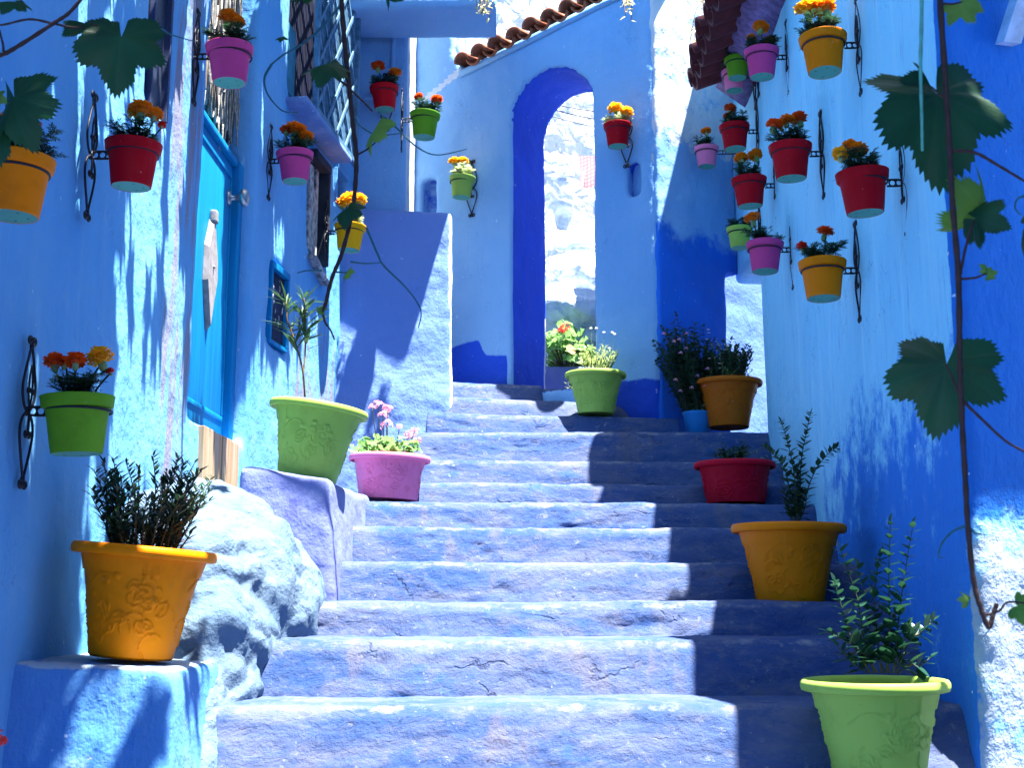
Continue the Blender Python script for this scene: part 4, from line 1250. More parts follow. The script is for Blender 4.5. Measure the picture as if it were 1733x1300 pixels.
O_, Rd, Y_, S_ = 'mg_orange', 'mg_red', 'mg_yellow', 'mg_scarlet'
WS = Wall((-0.68, 8.08), (0, -1))       # side of the narrow house end, facing the stair
WS = Wall((-0.68, 7.5), (0, 1))
HP = [
    (WA, 26, 268, 132, 'orange', [(58, 210, 26, S_), (20, 205, 44, O_)], 'orange hanging pot half cut off by the left edge of the photo', 'iron bracket of the orange pot at the left edge of the photo', {}),
    (WA, 226, 244, 98, 'red', [(240, 184, 46, O_), (262, 192, 30, O_), (230, 190, 30, Y_), (274, 211, 15, S_)], 'red hanging pot on the left wall below the large vine leaf', 'iron scroll bracket of the red pot on the left wall', dict(fol=1)),
    (WA, 391, 80, 85, 'pink', [(388, 30, 38, O_), (404, 36, 24, O_)], 'pink hanging pot in front of the rope fringe over the turquoise door', 'iron scroll bracket of the pink pot by the rope fringe', dict(fol=2)),
    (WA, 136, 672, 122, 'green', [(92, 611, 36, Rd), (128, 610, 34, Rd), (112, 613, 26, Rd), (169, 604, 46, Y_), (186, 628, 15, S_)], 'green hanging pot low on the left wall above the orange planter', 'iron scroll bracket of the green pot low on the left wall', dict(fol=3, leafy=0.85)),
    (WB, 501, 259, 72, 'pink', [(500, 218, 40, O_), (517, 231, 28, O_), (484, 219, 22, Rd)], 'pink hanging pot between the turquoise door and the weathered shutter', 'iron scroll bracket of the pink pot beside the turquoise door', {}),
    (WB, 591, 382, 60, 'yellow', [(592, 339, 38, Y_), (609, 337, 26, Y_), (580, 342, 22, O_)], 'sunlit yellow hanging pot, behind the hanging vine stem', 'iron scroll bracket of the yellow pot', dict(fol=0, pale=True)),
    (WE, 652, 148, 54, 'red', [(640, 111, 24, Rd), (668, 123, 25, O_)], 'red hanging pot right beside the latticed window', 'iron bracket hidden behind the red pot by the latticed window', dict(fol=1)),
    (WS, 718, 193, 55, 'green', [(708, 163, 17, Rd), (739, 168, 21, Rd)], 'green hanging pot beside the white wall edge left of the arch', 'iron bracket of the green pot seen edge on against the white strip', dict(fol=2)),
    (WG, 781, 300, 46, 'lime', [(769, 272, 22, Y_), (783, 272, 22, Y_)], 'small lime hanging pot with drooping pale leaves, left of the arch', 'iron scroll bracket of the small lime pot left of the arch', dict(pale=True, fol=1)),
    (WG, 1045, 211, 50, 'red', [(1041, 183, 27, Y_), (1060, 189, 26, Y_)], 'small red hanging pot with golden blooms, right of the arch', 'iron scroll bracket of the red pot right of the arch', dict(pale=True)),
    (WR, 1393, 62, 84, 'orange', [(1366, 12, 46, Y_), (1394, 11, 42, O_), (1380, 2, 36, Y_)], 'orange hanging pot highest on the right wall, with large golden blooms', 'iron scroll bracket of the highest orange pot on the right wall', dict(fol=0)),
    (WR, 1288, 86, 62, 'pink', [(1288, 45, 30, O_), (1271, 63, 17, O_), (1302, 67, 20, O_)], 'pink hanging pot under the tiled canopy, in front of a green one', 'iron bracket of the pink pot under the tiled canopy', dict(fol=1)),
    (WR, 1247, 99, 46, 'green', [(1237, 70, 24, Rd), (1256, 65, 25, Rd), (1246, 66, 20, Rd)], 'green hanging pot under the tiled canopy, partly behind a pink pot', 'iron bracket of the green pot under the tiled canopy', dict(fol=2)),
    (WR, 1242, 121, 44, 'rose', [], 'pink hanging pot almost hidden behind the green pot under the canopy', 'iron bracket of the pink pot hidden behind the green one', dict(fol=3)),
    (WR, 1195, 250, 44, 'rose', [(1195, 221, 18, O_)], 'pink hanging pot farthest along the right wall, with one orange bloom', 'iron bracket of the farthest pink pot on the right wall', dict(fol=0, offk=0.14)),
    (WR, 1243, 213, 54, 'red', [(1236, 183, 23, Rd), (1231, 195, 17, Rd)], 'red hanging pot up right of the farthest pink pot, with two small blooms', 'iron bracket of the red pot next to the farthest pink pot', dict(fol=1)),
    (WR, 1337, 247, 80, 'red', [(1311, 210, 30, Rd), (1334, 201, 28, O_), (1351, 200, 32, Rd), (1322, 207, 26, O_)], 'red hanging pot in mid right wall with a wide row of blooms', 'iron scroll bracket of the red pot with the wide row of blooms', dict(fol=2)),
    (WR, 1268, 303, 62, 'red', [(1254, 267, 25, O_), (1278, 262, 25, O_)], 'red hanging pot directly above the lime pot on the right wall', 'iron bracket of the red pot above the lime pot', dict(fol=3)),
    (WR, 1251, 386, 42, 'lime', [], 'lime green hanging pot without blooms, behind a pink pot on the right wall', 'iron bracket of the lime pot without blooms', dict(fol=1)),
    (WR, 1293, 411, 64, 'pink', [(1273, 368, 30, O_)], 'lowest pink hanging pot on the right wall', 'iron bracket of the lowest pink pot on the right wall', dict(fol=0)),
    (WR, 1391, 443, 82, 'orange', [(1397, 391, 31, Rd), (1357, 416, 19, S_)], 'lowest hanging pot on the right wall, orange with peeling paint at its foot', 'iron scroll bracket of the lowest orange pot on the right wall', dict(fol=2)),
    (WR, 1461, 293, 92, 'red', [(1423, 260, 30, Y_), (1452, 254, 36, O_), (1438, 246, 26, O_)], 'red hanging pot nearest the camera on the right wall, beside the big vine leaf', 'iron scroll bracket of the nearest red pot on the right wall', dict(fol=3)),
]
for (w, px, py, pw, col, fl, lab, bl, kw) in HP:
    hanging_pot(w, px, py, pw, col, fl, lab, bl, tilt=(random.uniform(-2.5, 2.5), random.uniform(-2.5, 2.5)), **kw)

# ================================================================== FLOOR PLANTERS
def strokes(seed, W, H):
    """Raised rose-and-leaf relief as sampled curves on the unrolled wall of a planter."""
    r = random.Random(seed)
    pts = []
    def add(c): pts.extend(c)
    def arc(cx, cz, rad, a0, a1, n=16, k=1.0): add([(cx + rad * math.cos(a0 + (a1 - a0) * i / n), cz + k * rad * math.sin(a0 + (a1 - a0) * i / n)) for i in range(n + 1)])
    def rose(cx, cz, s):
        add([(cx + s * (0.15 + 0.11 * t) * math.cos(t * 1.25), cz + s * 0.8 * (0.15 + 0.11 * t) * math.sin(t * 1.25)) for t in np.linspace(0, 8, 60)])
        for a in np.linspace(0, 6.28, 6)[:-1]:
            arc(cx + s * 0.9 * math.cos(a), cz + s * 0.75 * math.sin(a), s * 0.55, a - 1.5, a + 1.5, 14)
    def leafc(cx, cz, s, a):
        ca, sa = math.cos(a), math.sin(a)
        for sg in (1, -1):
            add([(cx + s * (t * ca - sg * 0.32 * math.sin(math.pi * t) * sa), cz + s * (t * sa + sg * 0.32 * math.sin(math.pi * t) * ca)) for t in np.linspace(0, 1, 14)])
        add([(cx + s * t * ca, cz + s * t * sa) for t in np.linspace(0, 1, 10)])
    def blossom(cx, cz, s):
        for k in range(5):
            a = k * 1.257 + r.random()
            arc(cx + s * 0.6 * math.cos(a), cz + s * 0.6 * math.sin(a), s * 0.42, 0, 6.28, 8)
    for off in (-W, 0, W):
        rose(off + 0.055, 0.58 * H, 0.034); rose(off - 0.075, 0.26 * H, 0.030)
        for k in range(7):
            leafc(off + r.uniform(-0.10, 0.13), r.uniform(0.18, 0.62) * H, r.uniform(0.035, 0.055), r.uniform(0, 6.28))
        for k in range(9):
            blossom(off + r.uniform(-0.13, 0.10), r.uniform(0.45, 0.80) * H, r.uniform(0.006, 0.010))
        for k in range(6):
            x, z, s = off + r.uniform(-0.12, 0.12), r.uniform(0.10, 0.42) * H, r.uniform(0.03, 0.05)
            arc(x, z, s, r.uniform(0, 3), r.uniform(3, 5), 20)
        add([(off - 0.12 + 0.2 * t, (0.62 + 0.12 * math.sin(5 * t)) * H) for t in np.linspace(0, 1, 40)])
    return np.array(pts)

def planter(name, px, py, pw, hpx, D, color, label, seed, tilt=(0, 0), short=False, emboss=True, rk=1.0, ring=False):
    c = P(px, py, D)
    r = pw * 0.5 * D / F_PX
    H = hpx * D / F_PX
    up = Euler((R(tilt[0]), R(tilt[1]), 0)).to_matrix() @ Vector((0, 0, H))
    root = empty(name, c - up)
    root.rotation_euler = (R(tilt[0]), R(tilt[1]), 0)
    tag(root, label, 'planter', 'plastic planters along the stair')
    n = 340 if emboss else 64
    rb = r * (0.57 if not short else 0.70)
    rt = r * 0.85
    lip = r * 0.155
    prof = [(rb * 0.93, 0.012), (rb * 0.97, 0.0), (rb, 0.008)]
    rows = 76
    for k in range(1, rows):
        t = k / rows
        prof.append((rb + (rt - rb) * (t ** 1.12) + r * 0.075 * (max(0, t - 0.72) / 0.28) ** 2, H * 0.99 * t - 0.0))
    top = H
    prof += [(r * 0.955, top - lip), (r * 0.985, top - lip * 0.93), (r, top - lip * 0.6), (r * 0.998, top - lip * 0.28), (r * 0.975, top - lip * 0.05), (r * 0.945, top), (r * 0.91, top - lip * 0.06), (r * 0.885, top - lip * 0.4), (r * 0.84, top - lip * 1.4), (r * 0.80, top - lip * 2.4)]
    m = MB(); m.lathe(prof, n)
    V = np.array(m.V)
    if emboss:
        sk = strokes(seed, 2 * math.pi * r * 0.75 / 3, H)
        ang = np.arctan2(V[:, 1], V[:, 0])
        body = (V[:, 2] > 0.02 * H) & (V[:, 2] < 0.86 * H) & (np.hypot(V[:, 0], V[:, 1]) > rb * 0.99)
        a = (ang + math.pi / 2 + math.pi) % (2 * math.pi) - math.pi
        rad = np.hypot(V[:, 0], V[:, 1])
        front = body & (np.abs(a) < 1.75)
        uv = np.stack([a[front] * rad[front], V[front, 2]], 1)
        h = np.zeros(len(uv))
        for q in range(0, len(uv), 1500):
            dd = ((uv[q:q + 1500, None, :] - sk[None]) ** 2).sum(2).min(1)
            h[q:q + 1500] = 0.0052 * np.exp(-dd / (0.0018 ** 2))
        s = 1 + h / rad[front]
        V[front, 0] *= s; V[front, 1] *= s
    wob = 1 + 0.006 * np.sin(2 * np.arctan2(V[:, 1], V[:, 0]) + seed)
    V[:, 0] *= wob; V[:, 1] *= wob
    m.V = [tuple(v) for v in V]
    m.obj('body', M[color], root)
    s = MB(); s.lathe([(r * 0.86, top - lip * 1.0), (r * 0.5, top - lip * 0.85), (0.0, top - lip * 0.75)], 28)
    s.obj('soil', M['soil'], root)
    b = MB(); b.lathe([(0.0, 0.010), (rb * 0.96, 0.004)], 28); b.F = [tuple(reversed(f)) for f in b.F]
    b.obj('base', M[color], root)
    inv = (Matrix.Translation(root.location) @ Euler(root.rotation_euler).to_matrix().to_4x4()).inverted()
    return root, r, H, inv

def shrub_mesh(name, mats, n_stems, base_r, height, spread, leaf_l, leaf_w, per, seed, z0, leafmat=0, stem_r=0.003, droop=0.1, lo=0.15, up=0.7, fold=0.25, shape=None, n=3, lean=(0, 0)):
    """Branching stems with leaves along them."""
    r = random.Random(seed)
    m = MB()
    for i in range(n_stems):
        a = r.uniform(0, 6.283)
        rr = math.sqrt(r.random())
        b = Vector((base_r * rr * math.cos(a), base_r * rr * math.sin(a), z0))
        hh = height * r.uniform(0.6, 1.0) * (1 - 0.25 * rr)
        e = Vector((spread * rr * math.cos(a) + lean[0] * hh, spread * rr * math.sin(a) + lean[1] * hh, z0 + hh))
        mid = (b + e) / 2 + Vector((r.uniform(-.02, .02), r.uniform(-.02, .02), hh * 0.08))
        pts = smooth_path([b, mid, e], 7)
        m.tube(pts, [stem_r * (1 - 0.7 * k / len(pts)) for k in range(len(pts))], 4, 1)
        for k in range(per):
            t = lo + (1 - lo) * (k + r.random()) / per
            j = min(int(t * (len(pts) - 1)), len(pts) - 2)
            f = t * (len(pts) - 1) - j
            p = pts[j].lerp(pts[j + 1], max(0, min(1, f)))
            b2 = r.uniform(0, 6.283)
            d = Vector((math.cos(b2), math.sin(b2), up + r.uniform(-0.35, 0.45)))
            s = r.uniform(0.7, 1.15) * (0.65 + 0.35 * (1 - abs(2 * t - 1)))
            m.leaf(p, d, (0, 0, 1), leaf_l * s, leaf_w * s, fold, droop, leafmat, n)
    return m.mesh(name, mats)

# -- left orange planter with an olive shrub
root, r, H, inv = planter('planter', 247, 926, 238, 182, 3.42, 'amber', 'large orange planter with a dark shrub on the left block', 3, (0, 5.0))
link('foliage', shrub_mesh('foliage', [M['fol_olive'], M['stem']], 50, 0.085, 0.32, 0.175, 0.048, 0.0125, 26, 4, H - 0.02, up=0.8, lo=0.10), root)
link('low_foliage', shrub_mesh('low_foliage', [M['fol_olive'], M['stem']], 24, 0.09, 0.16, 0.135, 0.042, 0.0115, 18, 44, H - 0.02, up=0.5, lo=0.02), root)
# -- leaning lime planter with an oleander
root, r, H, inv = planter('planter', 541, 688, 170, 133, 4.82, 'lime', 'leaning lime planter with a thin oleander beside the turquoise door', 5, (0, 8.0))
st = MB()
p1 = [inv @ P(516, 672, 4.82), inv @ P(512, 625, 4.80), inv @ P(498, 575, 4.80), inv @ P(486, 540, 4.80), inv @ P(484, 512, 4.80)]
p2 = [inv @ P(513, 640, 4.80), inv @ P(517, 585, 4.83), inv @ P(517, 540, 4.83), inv @ P(514, 505, 4.83)]
st.tube(smooth_path(p1, 6), 0.0042, 6); st.tube(smooth_path(p2, 6), 0.0034, 6)
st.obj('stem', M['twig'], root)
blade = MB(); blade.leaf((0, 0, 0), (1, 0, 0), (0, 0, 1), 1.0, 0.13, 0.3, 0.18, 0, 6)
blade = blade.mesh('leaf', M['fol_oleander'])
rr = random.Random(8)
for path, n0, nl in ((smooth_path(p1, 6), 9, 36), (smooth_path(p2, 6), 5, 34)):
    for k in range(nl):
        q = path[rr.randrange(n0, len(path))]
        a = rr.uniform(0, 6.28)
        link('leaf', blade, root, q, (rr.uniform(-.4, .4), -rr.uniform(0.15, 1.15), a), rr.uniform(0.07, 0.135))
# -- pink planter with pink geraniums
root, r, H, inv = planter('planter', 660, 772, 138, 76, 5.74, 'rose', 'short pink planter with pink geraniums before the buttress', 7, (0, 1.5), True)
def round_leaf(mat, seed):
    m = MB(); r_ = random.Random(seed); n = 12
    V = [(0, 0, 0)] + [((0.5 + 0.06 * math.sin(5 * a)) * math.cos(a), (0.5 + 0.06 * math.sin(5 * a)) * math.sin(a), 0.10 * math.cos(3 * a) * 0.6 + 0.06) for a in np.linspace(0.25, 6.03, n)]
    m.add(V, [(0, k, k + 1) for k in range(1, n)])
    return m
def geranium_mesh(name, rad, h, z0, nl, ls, seed, mat, cx=0, droop=0.0):
    r_ = random.Random(seed); m = MB(); L = round_leaf(None, 1)
    for k in range(nl):
        a, q = r_.uniform(0, 6.28), math.sqrt(r_.random())
        p = Vector((cx + rad * q * math.cos(a), rad * q * math.sin(a), z0 + h * (0.15 + 0.85 * r_.random()) * (1 - 0.5 * q * q) - droop * q))
        s = ls * r_.uniform(0.6, 1.2)
        M4 = Matrix.Translation(p) @ Euler((r_.uniform(-.9, .9), r_.uniform(-.9, .9), r_.uniform(0, 6.28))).to_matrix().to_4x4() @ Matrix.Scale(s, 4)
        m.add([M4 @ Vector(v) for v in L.V], L.F)
        m.tube([Vector((cx + p.x * 0.2, p.y * 0.2, z0 - 0.02)), p], 0.0016, 3, 1, caps=False)
    return m.mesh(name, [mat, M['stem']])
link('foliage', geranium_mesh('foliage', 0.165, 0.135, H - 0.02, 120, 0.045, 2, M['fol_geranium'], -0.02), root)
def umbel(name, mat, seed, n=26):
    r_ = random.Random(seed); m = MB()
    for k in range(n):
        a, e = r_.uniform(0, 6.28), math.asin(r_.uniform(-0.35, 1))
        d = Vector((math.cos(a) * math.cos(e), math.sin(a) * math.cos(e), math.sin(e)))
        c = d * r_.uniform(0.65, 0.95)
        s = d.orthogonal().normalized(); u = d.cross(s)
        for j in range(5):
            b = j * 1.257 + r_.random()
            x = (s * math.cos(b) + u * math.sin(b))
            y = x.cross(d)
            m.add([c, c + x * 0.17 + y * 0.09, c + x * 0.30 + d * 0.06, c + x * 0.17 - y * 0.09], [(0, 1, 2, 3)])
    return m.mesh(name, mat)
UMB_P = [umbel('flower', M['pt_pink'], k) for k in (1, 2)]
UMB_R = umbel('flower', M['pt_red'], 3)
st = MB()
for fx, fy, fs in ((640, 687, 22), (656, 694, 22), (648, 704, 20), (654, 721, 24), (676, 724, 14), (692, 738, 20), (702, 730, 18), (706, 746, 16), (630, 690, 14)):
    l = inv @ P(fx, fy, 5.72 + random.uniform(-0.05, 0.05))
    link('flower', random.choice(UMB_P), root, l, (random.uniform(-.3, .3), random.uniform(-.3, .3), random.uniform(0, 6)), fs * 0.5 * 5.7 / F_PX)
    st.tube(smooth_path([(l.x * 0.5, l.y * 0.5, H - 0.02), (l.x * 0.8, l.y * 0.8, (H + l.z) / 2), l], 4), 0.002, 4)
st.obj('stems', M['stem'], root)
# -- lime planter by the arch
root, r, H, inv = planter('planter', 1008, 632, 106, 72, 7.08, 'lime', 'lime planter with feathery light green herbs in front of the arch', 9, (0, 0.5))
link('foliage', shrub_mesh('foliage', [M['fol_herb'], M['stem']], 46, 0.07, 0.21, 0.13, 0.030, 0.006, 20, 6, H - 0.02, up=0.9, lean=(0.12, 0)), root)
st = MB(); heads = MB()
for fx, fy in ((1000, 556), (1009, 556), (1022, 563), (1036, 563), (1040, 566), (1031, 590), (990, 588)):
    l = inv @ P(fx, fy, 7.05)
    st.tube(smooth_path([(l.x * 0.6, l.y, H), (l.x * 0.85, l.y, (H + l.z) / 2), l], 4), 0.0012, 3)
    heads.lathe([(0.0, 0.003), (0.007, 0.005), (0.010, 0.0), (0.0, -0.005)], 8, 0, l.x, l.y, l.z)
st.obj('stalks', M['fol_pale'], root); o = heads.obj('umbels', M['pt_white'], root); o['kind'] = 'stuff'
# -- brown planter in the side opening
root, r, H, inv = planter('planter', 1232, 645, 118, 82, 6.92, 'brown', 'brown orange planter with a flowering shrub in the side opening', 11, (0, 0.5))
link('foliage', shrub_mesh('foliage', [M['fol_bush'], M['stem']], 60, 0.08, 0.285, 0.15, 0.042, 0.020, 22, 9, H - 0.02, up=0.7), root)
link('pale_foliage', shrub_mesh('pale_foliage', [M['fol_pale'], M['stem']], 16, 0.07, 0.32, 0.11, 0.026, 0.011, 18, 19, H - 0.02, up=0.7, lean=(-0.18, 0)), root)  # paler leaves stand for sunlit sprigs, light put into the colour
link('low_foliage', shrub_mesh('low_foliage', [M['fol_herb'], M['stem']], 16, 0.13, 0.10, 0.17, 0.024, 0.010, 12, 29, H - 0.02, up=0.6), root)
wh = MB()
for k in range(16):
    p = inv @ P(random.choice((1208, 1214, 1240, 1200, 1222, 1260)) + random.uniform(-9, 9), random.uniform(553, 640), 6.88 + random.uniform(-0.08, 0.08))
    for j in range(5):
        a = j * 1.257
        wh.leaf(p, (math.cos(a), math.sin(a), 0.5), (0, 0, 1), 0.014, 0.009, 0.2, 0.1, n=2)
o = wh.obj('blossom', M['pt_white'], root); o['kind'] = 'stuff'
# -- tall bush in a small blue pot
c = P(1187, 722, 6.80)
root = empty('potted_bush', (c.x + 0.01, 6.98, 0.925))
tag(root, 'tall dark bush with magenta dots in a small blue pot, left of the brown planter', 'potted plant')
M['blue_pot'] = plastic('bright_blue_pot', (0.03, 0.25, 0.62))
m = MB(); m.lathe([(0.06, 0.0), (0.065, 0.005), (0.085, 0.13), (0.092, 0.14), (0.09, 0.15), (0.08, 0.15), (0.075, 0.12), (0.0, 0.12)], 28); m.obj('body', M['blue_pot'], root)
link('foliage', shrub_mesh('foliage', [M['fol_bush'], M['stem']], 84, 0.06, 0.68, 0.20, 0.046, 0.027, 40, 12, 0.10, up=0.3, lo=0.05, lean=(-0.13, 0.06)), root)
link('pale_foliage', shrub_mesh('pale_foliage', [M['fol_pale'], M['stem']], 9, 0.05, 0.2, 0.11, 0.03, 0.014, 16, 13, 0.08, up=0.2, lo=0.1), root)
for k in range(12):
    l = Vector((random.uniform(-0.22, 0.05), -0.14, random.uniform(0.15, 0.66)))
    o = link('flower', UMB_P[0], root, l, scale=0.013)
    o.data = UMB_P[0]
# -- red planter
root, r, H, inv = planter('planter', 1243, 783, 138, 71, 5.76, 'crimson', 'short crimson red planter standing in the shade on the right of the stair', 13, (0, 0), True)
link('foliage', shrub_mesh('foliage', [M['fol_bush'], M['stem']], 26, 0.05, 0.13, 0.10, 0.034, 0.014, 15, 14, H - 0.02, up=0.5), root)
link('trailing_foliage', shrub_mesh('trailing_foliage', [M['fol_herb'], M['stem']], 5, 0.04, 0.09, 0.20, 0.030, 0.010, 12, 15, H - 0.02, up=0.3, lean=(1.2, 0)), root)

# -- right orange planter with long sprigs
def blade_mesh(mat, L=1.0, W=0.5, n=5):
    m = MB(); m.leaf((0, 0, 0), (1, 0, 0), (0, 0, 1), L, W, 0.22, 0.12, 0, n)
    return m.mesh('leaf', mat)
def sprigs(root, inv, D, paths, lmesh, per, size, stemmat, rad, seed, jit=0.05, pair=True):
    r_ = random.Random(seed)
    st = MB()
    for pp in paths:
        dj = r_.uniform(-jit, jit)
        pts = smooth_path([inv @ P(x, y, D + dj * (i / max(1, len(pp) - 1))) for i, (x, y) in enumerate(pp)], 8)
        st.tube(pts, [rad * (1 - 0.65 * k / len(pts)) for k in range(len(pts))], 5)
        L = sum((pts[k + 1] - pts[k]).length for k in range(len(pts) - 1))
        cnt = max(3, int(L * per))
        for k in range(cnt):
            t = 0.10 + 0.90 * (k + 0.5) / cnt
            j = min(int(t * (len(pts) - 1)), len(pts) - 2)
            p = pts[j].lerp(pts[j + 1], t * (len(pts) - 1) - j)
            ax = (pts[j + 1] - pts[j]).normalized()
            side = ax.orthogonal().normalized()
            side = Matrix.Rotation(k * 1.57 + r_.uniform(-.5, .5), 3, ax) @ side
            for sg in ((1, -1) if pair else (1,)):
                d = (side * sg + ax * 0.55 + Vector((0, 0, r_.uniform(-0.1, 0.3)))).normalized()
                q = d.to_track_quat('X', 'Z').to_euler()
                link('leaf', lmesh, root, p, q, size * r_.uniform(0.6, 1.1) * (1 - 0.45 * t * t))
        link('leaf', lmesh, root, pts[-1], (pts[-1] - pts[-2]).normalized().to_track_quat('X', 'Z').to_euler(), size * 0.5)
    st.obj('stems', stemmat, root)
root, r, H, inv = planter('planter', 1334, 888, 190, 133, 4.58, 'orange', 'large orange planter with tall leafy sprigs against the right wall', 15, (0, 0.5))
sp_leaf = blade_mesh(M['fol_dark'], 1.0, 0.48, 4)
sp_leaf2 = blade_mesh(M['fol_herb'], 1.0, 0.48, 4)
sprigs(root, inv, 4.56, [[(1345, 884), (1348, 840), (1342, 790), (1332, 745), (1322, 715)], [(1350, 884), (1354, 830), (1356, 780), (1364, 735), (1372, 700)],
                         [(1352, 884), (1360, 850), (1378, 800), (1400, 770), (1416, 758)], [(1342, 884), (1338, 850), (1330, 800), (1312, 772), (1292, 756)],
                         [(1346, 884), (1344, 850), (1350, 815), (1345, 790)], [(1340, 884), (1334, 855), (1326, 830)], [(1352, 884), (1362, 860), (1366, 835)], [(1347, 884), (1346, 860), (1340, 838)]],
       sp_leaf, 62, 0.052, M['stem'], 0.0030, 31)
root, r, H, inv = planter('planter', 1479, 1150, 240, 182, 3.42, 'lime', 'bright lime planter nearest the camera at the foot of the right wall', 17, (0, -0.5))
bx_leaf = blade_mesh(M['fol_box'], 1.0, 0.58, 5)
sprigs(root, inv, 3.42, [[(1500, 1140), (1506, 1060), (1504, 980), (1507, 885)], [(1512, 1140), (1520, 1060), (1530, 980), (1545, 890)], [(1492, 1140), (1484, 1070), (1480, 1000), (1490, 940)],
                         [(1480, 1140), (1462, 1080), (1450, 1010), (1422, 930)], [(1474, 1140), (1444, 1090), (1425, 1030), (1412, 985)], [(1516, 1140), (1540, 1085), (1560, 1070), (1580, 1050)],
                         [(1520, 1140), (1540, 1125), (1556, 1128), (1576, 1112)], [(1498, 1140), (1474, 1080), (1468, 1030), (1452, 960)], [(1486, 1140), (1460, 1105), (1430, 1085), (1400, 1070)],
                         [(1505, 1140), (1500, 1090), (1512, 1050)], [(1470, 1140), (1440, 1120), (1415, 1090)], [(1510, 1140), (1526, 1100), (1538, 1060)]],
       bx_leaf, 46, 0.060, M['stem'], 0.0030, 33, 0.10)

# -- geranium behind the arch
c = P(958, 632, 8.55)
root = empty('geranium_bush', (c.x, c.y, 1.36))
tag(root, 'leafy sunlit geranium with a red bloom in a violet box behind the arch', 'potted plant')
m = MB(); m.box((-0.16, -0.12, 0.0), (0.26, 0.14, 0.27), 0, 0.02); m.obj('box', M['ledge'], root)
link('foliage', geranium_mesh('foliage', 0.20, 0.36, 0.27, 190, 0.072, 5, M['fol_geranium']), root)
inv = Matrix.Translation(-root.location)
link('flower', UMB_R, root, inv @ P(956, 557, 8.36), scale=0.045)
link('flower', UMB_R, root, inv @ P(948, 560, 8.40), scale=0.026)
link('yellow_leaf', round_leaf(None, 2).mesh('yellow_leaf', M['straw']), root, inv @ P(966, 592, 8.34), (1.2, 0.2, 0.5), 0.08)
# small trailing herb beside it
c = P(985, 612, 8.3)
root = empty('trailing_herb', (c.x, c.y, 1.36))
tag(root, 'low pale green herb trailing between the geranium and the lime planter', 'plant')
link('foliage', shrub_mesh('foliage', [M['fol_herb'], M['stem']], 16, 0.06, 0.22, 0.13, 0.034, 0.016, 14, 41, 0.0, up=0.4), root)

# a flower head poking in at the lower left edge
root = empty('flower', P(-16, 1400, 2.2))
tag(root, 'blurred pinkish red flower poking in at the lower left edge of the photo', 'flower')
inv = Matrix.Translation(-root.location)
l = inv @ P(-8, 1258, 2.2)
link('petals', UMB_R, root, l, scale=0.024)
m = MB(); m.tube(smooth_path([(0, 0, -0.3), l * 0.5 + Vector((-0.005, 0, 0)), l], 5), 0.0022, 5); m.obj('stem', M['stem'], root)

# laundry and cables behind the arch
pink_cloth = G('red_white_checked_cloth')
_p = pink_cloth.pos((1, 1, 1), True)
_w = pink_cloth.n('TexWave', wave_type='BANDS', bands_direction='Z'); _w.inputs['Scale'].default_value = 9; pink_cloth.set(_w.inputs['Vector'], _p); _w.inputs['Distortion'].default_value = 1.5
_w2 = pink_cloth.n('TexWave', wave_type='BANDS', bands_direction='X'); _w2.inputs['Scale'].default_value = 11; pink_cloth.set(_w2.inputs['Vector'], _p); _w2.inputs['Distortion'].default_value = 1.5
_c = pink_cloth.mix(pink_cloth.math('MULTIPLY', _w.outputs['Fac'], _w2.outputs['Fac']), (0.80, 0.36, 0.32), (0.85, 0.80, 0.78))
M['cloth'] = pink_cloth.done(pink_cloth.bsdf(_c, 0.9))
a, b = P(978, 263, 10.6), P(1016, 263, 10.4)
m = MB(); nx, nz = 10, 12
for sgn in (0, 0.012):
    V = [a.lerp(b, i / nx) + Vector((0.02 * math.sin(5 * i / nx + 3 * j / nz), sgn - 0.03 * math.sin(9 * i / nx) * j / nz, -0.30 * j / nz)) for j in range(nz + 1) for i in range(nx + 1)]
    m.add(V, [(j * (nx + 1) + i, j * (nx + 1) + i + 1, (j + 1) * (nx + 1) + i + 1, (j + 1) * (nx + 1) + i) for j in range(nz) for i in range(nx)])
tag(m.obj('towel', M['cloth']), 'red and white checked cloth drying on the wall behind the arch', 'towel')
for (x0, y0, x1, y1, lab) in ((925, 172, 1010, 183, 'uppermost cable strung behind the arch'), (930, 180, 1010, 200, 'middle sagging cable behind the arch'), (925, 190, 1010, 214, 'lowest cable strung behind the arch')):
    a, b = P(x0 - 30, y0 - 5, 9.9), P(x1 + 60, y1 + 12, 9.7)
    m = MB(); m.tube(smooth_path([a, (a + b) / 2 - Vector((0, 0, 0.02)), b], 10), 0.006, 5)
    tag(m.obj('cable', M['cable']), lab, 'cable', 'cables behind the arch')

# dry growth on the ledges
def dry_tuft(px, py, D, seed, label, L=0.22, n=14, down=True):
    r_ = random.Random(seed); c = P(px, py, D)
    root = empty('dry_plant', c)
    tag(root, label, 'plant')
    m = MB(); lf = MB()
    for k in range(n):
        a = r_.uniform(0, 6.28)
        e = Vector((L * r_.uniform(0.1, 0.5) * math.cos(a), -0.05 + L * r_.uniform(0.0, 0.4) * math.sin(a), (-1 if down else 1) * L * r_.uniform(0.3, 1.0)))
        pts = smooth_path([(0, 0, 0), e * 0.5 + Vector((0.03 * math.cos(a), 0, 0.05)), e], 5)
        m.tube(pts, 0.0022, 4)
        for q in pts[2::2]:
            b = r_.uniform(0, 6.28)
            lf.leaf(q, (math.cos(b), math.sin(b), r_.uniform(-.6, .4)), (0, 0, 1), 0.045, 0.014, 0.2, 0.2)
    m.obj('stems', M['twig'], root); lf.obj('foliage', M['straw'], root)
dry_tuft(822, -8, 6.92, 3, 'dry yellowing creeper hanging over the overhanging storey', 0.17, 12)
dry_tuft(1205, -12, 6.85, 4, 'dry grass growing behind the tiled canopy', 0.34, 16)
